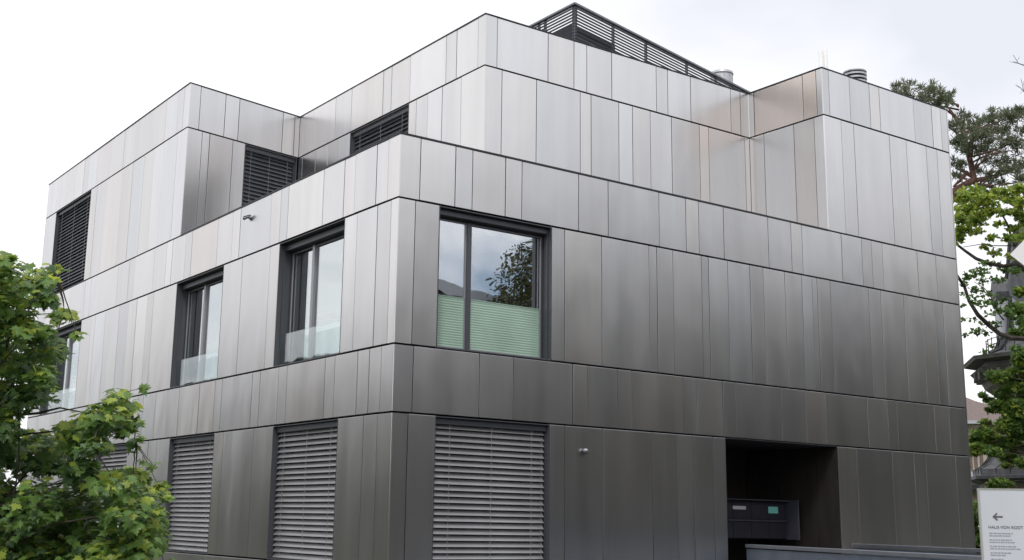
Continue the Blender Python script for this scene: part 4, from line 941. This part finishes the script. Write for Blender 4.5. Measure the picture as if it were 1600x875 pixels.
# ------------------------------------------------------------------ across the street (seen mirrored in glass and metal)
rng = np.random.default_rng(51); random.seed(51)
def street_tree(loc, h, r, mats_, n=5200, ls=(.26, .46)):
    t = thing('street_tree', 'broadleaf street tree standing across the road, seen only as a reflection', 'tree', (loc[0], loc[1], 0), 'trees across the road')
    w = MB(); w.tube([(loc[0], loc[1], 0), (loc[0], loc[1], h*.45), (loc[0]+.2, loc[1], h*.8)], [.28, .2, .06], 8); w.build('trunk', M['bark'], t)
    nc = 34; cc = rng.normal(size=(nc, 3)); cc /= np.linalg.norm(cc, axis=1)[:, None]; cc *= rng.random((nc, 1))**.4
    cc = cc*np.array([r, r, h*.36])+np.array([loc[0], loc[1], h*.62]); k = rng.integers(nc, size=n)
    q_ = rng.normal(size=(n, 3)); q_ /= np.linalg.norm(q_, axis=1)[:, None]; p = cc[k]+q_*(rng.random((n, 1))**.4)*r*.36
    leaf_mesh('crown', p, frames(rng.normal(size=(n, 3))+np.array([0, 0, .6]), rng), rng.uniform(*ls, n), *quad_verts(.48), mats_, rng.integers(len(mats_), size=n), t)
    return t
tl = [M['far_leaf'], M['far_leaf2']]
for x, y, h, r in ((30.6, -29, 18.8, 5.8), (37, -28, 13, 4.6), (44, -30, 14, 5), (52, -27, 14, 5.5), (62, -26, 17, 6), (74, -24, 18, 7), (88, -22, 18, 7), (104, -20, 18, 7),
                   (8, -25.5, 7, 3.6), (14, -25, 7.6, 3.6), (19, -25.5, 8.6, 3.6), (24, -26, 10.5, 3.8), (31.5, -23.5, 11, 4), (39, -23, 11, 4.5), (48, -22.5, 12, 4.5),
                   (2, -27, 9, 4), (-5, -28, 9.5, 4), (-14, -28, 10, 4.5)):
    street_tree((x, y), h, r, tl, *((56000, (.10, .20)) if 7 < x < 34 else (9000,)))
for x, y, h, r in ((-22, 20, 7, 3.6), (-23, 27, 7, 3.6), (-24, 34, 7.2, 3.6), (-25, 42, 7.6, 4), (-26, 51, 8, 4), (-27, 61, 7, 4.4), (-21, 13, 6.6, 3.6), (-28, 73, 7.4, 4.6), (-20, 6, 6.8, 3.8), (-30, 88, 8, 5), (-20.5, -1, 7, 4)):
    street_tree((x, y), h, r, tl, 7000)
def hedge(x0, x1, y0, y1, h, label):  # leaf rows added to close the bright horizon gap in the reflections
    t = thing('hedge', label, 'hedge', ((x0+x1)/2, (y0+y1)/2, 0)); n = int(900*max(x1-x0, y1-y0)/10)
    p = np.stack([rng.uniform(x0, x1, n), rng.uniform(y0, y1, n), rng.uniform(0, h, n)], 1)
    leaf_mesh('foliage', p, frames(rng.normal(size=(n, 3)), rng), rng.uniform(.4, .7, n), *quad_verts(.45), tl, rng.integers(2, size=n), t)
hedge(-18.5, -17, -5, 95, 3.6, 'long dark clipped hedge beyond the lawn on the left side, added to darken the low reflections')
hedge(-40, 110, -23.6, -22.6, 2.4, 'long dark clipped hedge behind the far pavement, added to darken the low reflections')
def block(label, x0, x1, y0, y1, h, nx, front):  # unseen houses, added and sized so the metal mirrors a dark horizon
    t = thing('added_house', label, 'house', ((x0+x1)/2, (y0+y1)/2, 0)); w = MB(); w.box(x0, x1, y0, y1, 0, h-1.5); w.build('wall', M['rednd'], t)
    w = MB(); e = .5; w.v = [(x0-e, y0-e, h-1.5), (x1+e, y0-e, h-1.5), (x1+e, y1+e, h-1.5), (x0-e, y1+e, h-1.5)]
    if front == 'y': w.v += [(x0+2, (y0+y1)/2, h), (x1-2, (y0+y1)/2, h)]; w.f = [(0, 1, 5, 4), (1, 2, 5), (2, 3, 4, 5), (3, 0, 4), (3, 2, 1, 0)]
    else: w.v += [((x0+x1)/2, y0+2, h), ((x0+x1)/2, y1-2, h)]; w.f = [(0, 1, 4), (1, 2, 5, 4), (2, 3, 5), (3, 0, 4, 5), (3, 2, 1, 0)]
    w.m = [0]*5; w.build('roof', M['tile'], t)
    for i in range(nx):
        for z in np.arange(1.2, h-3, 3.0):
            if front == 'y': xa = x0+(x1-x0)*(i+.3)/nx; w = MB(); w.box(xa, xa+1.1, y1+.001, y1+.05, z, z+1.5); w.build('window', M['winglass'], t)
            else: ya = y0+(y1-y0)*(i+.3)/nx; w = MB(); w.box(x1+.001, x1+.05, ya, ya+1.1, z, z+1.5); w.build('window', M['winglass'], t)
block('dark brick town house right of the hall across the road, added to darken the facade reflections', 34, 56, -46, -36, 13.2, 7, 'y')
block('second dark brick town house farther right across the road, added to darken the facade reflections', 60, 86, -44, -34, 21, 8, 'y')
block('third dark brick town house far right across the road, added to darken the facade reflections', 90, 125, -42, -32, 24, 9, 'y')
block('dark brick town house left of the hall across the road, added to darken the facade reflections', -30, -4, -46, -36, 11, 8, 'y')
block('low dark house beyond the hedge near the corner, added to darken the left facade reflections', -40, -31, -12, 8, 10, 6, 'x')
block('second low dark house beyond the hedge, added to darken the left facade reflections', -41, -32, 12, 34, 11.2, 7, 'x')
block('third low dark house beyond the hedge, added to darken the left facade reflections', -42, -33, 38, 62, 12.8, 7, 'x')
block('fourth low dark house beyond the hedge, added to darken the left facade reflections', -43, -34, 66, 96, 15, 8, 'x')
hl = thing('hall', 'long hall with a shallow curved roof and deep dark eaves across the road', 'hall', (17, -36, 0))
w = MB(); w.box(2, 30, -48, -36, 0, 9.6); w.build('wall', M['rednd'], hl)
w = MB(); n = 24
for i in range(n):
    x0, x1 = 0+34*i/n, 0+34*(i+1)/n; z0 = 11.6+1.6*math.sin(math.pi*(i/n)); z1 = 11.6+1.6*math.sin(math.pi*((i+1)/n))
    w.box8([(x0, -49, z0-.5), (x1, -49, z1-.5), (x1, -33, z1-.5), (x0, -33, z0-.5), (x0, -49, z0), (x1, -49, z1), (x1, -33, z1), (x0, -33, z0)])
w.build('roof', M['gutter'], hl)
w = MB(); w.box(1.5, 30.5, -35.2, -34.6, 9.6, 11.3); w.build('eaves_box', M['core'], hl)
w = MB(); w.box(1.6, 30.4, -36, -35.2, 9.6, 11.3); w.build('soffit', M['core'], hl)
for i in range(9):
    x = 3.5+3*i; w = MB(); w.box(x, x+1.5, -35.99, -35.93, 2, 8); fo = w.build('window', M['frame'], hl); w = MB(); w.box(x+.1, x+1.4, -35.925, -35.91, 2.1, 7.9); w.build('pane', M['winglass'], fo)
print('objects', len(bpy.data.objects))
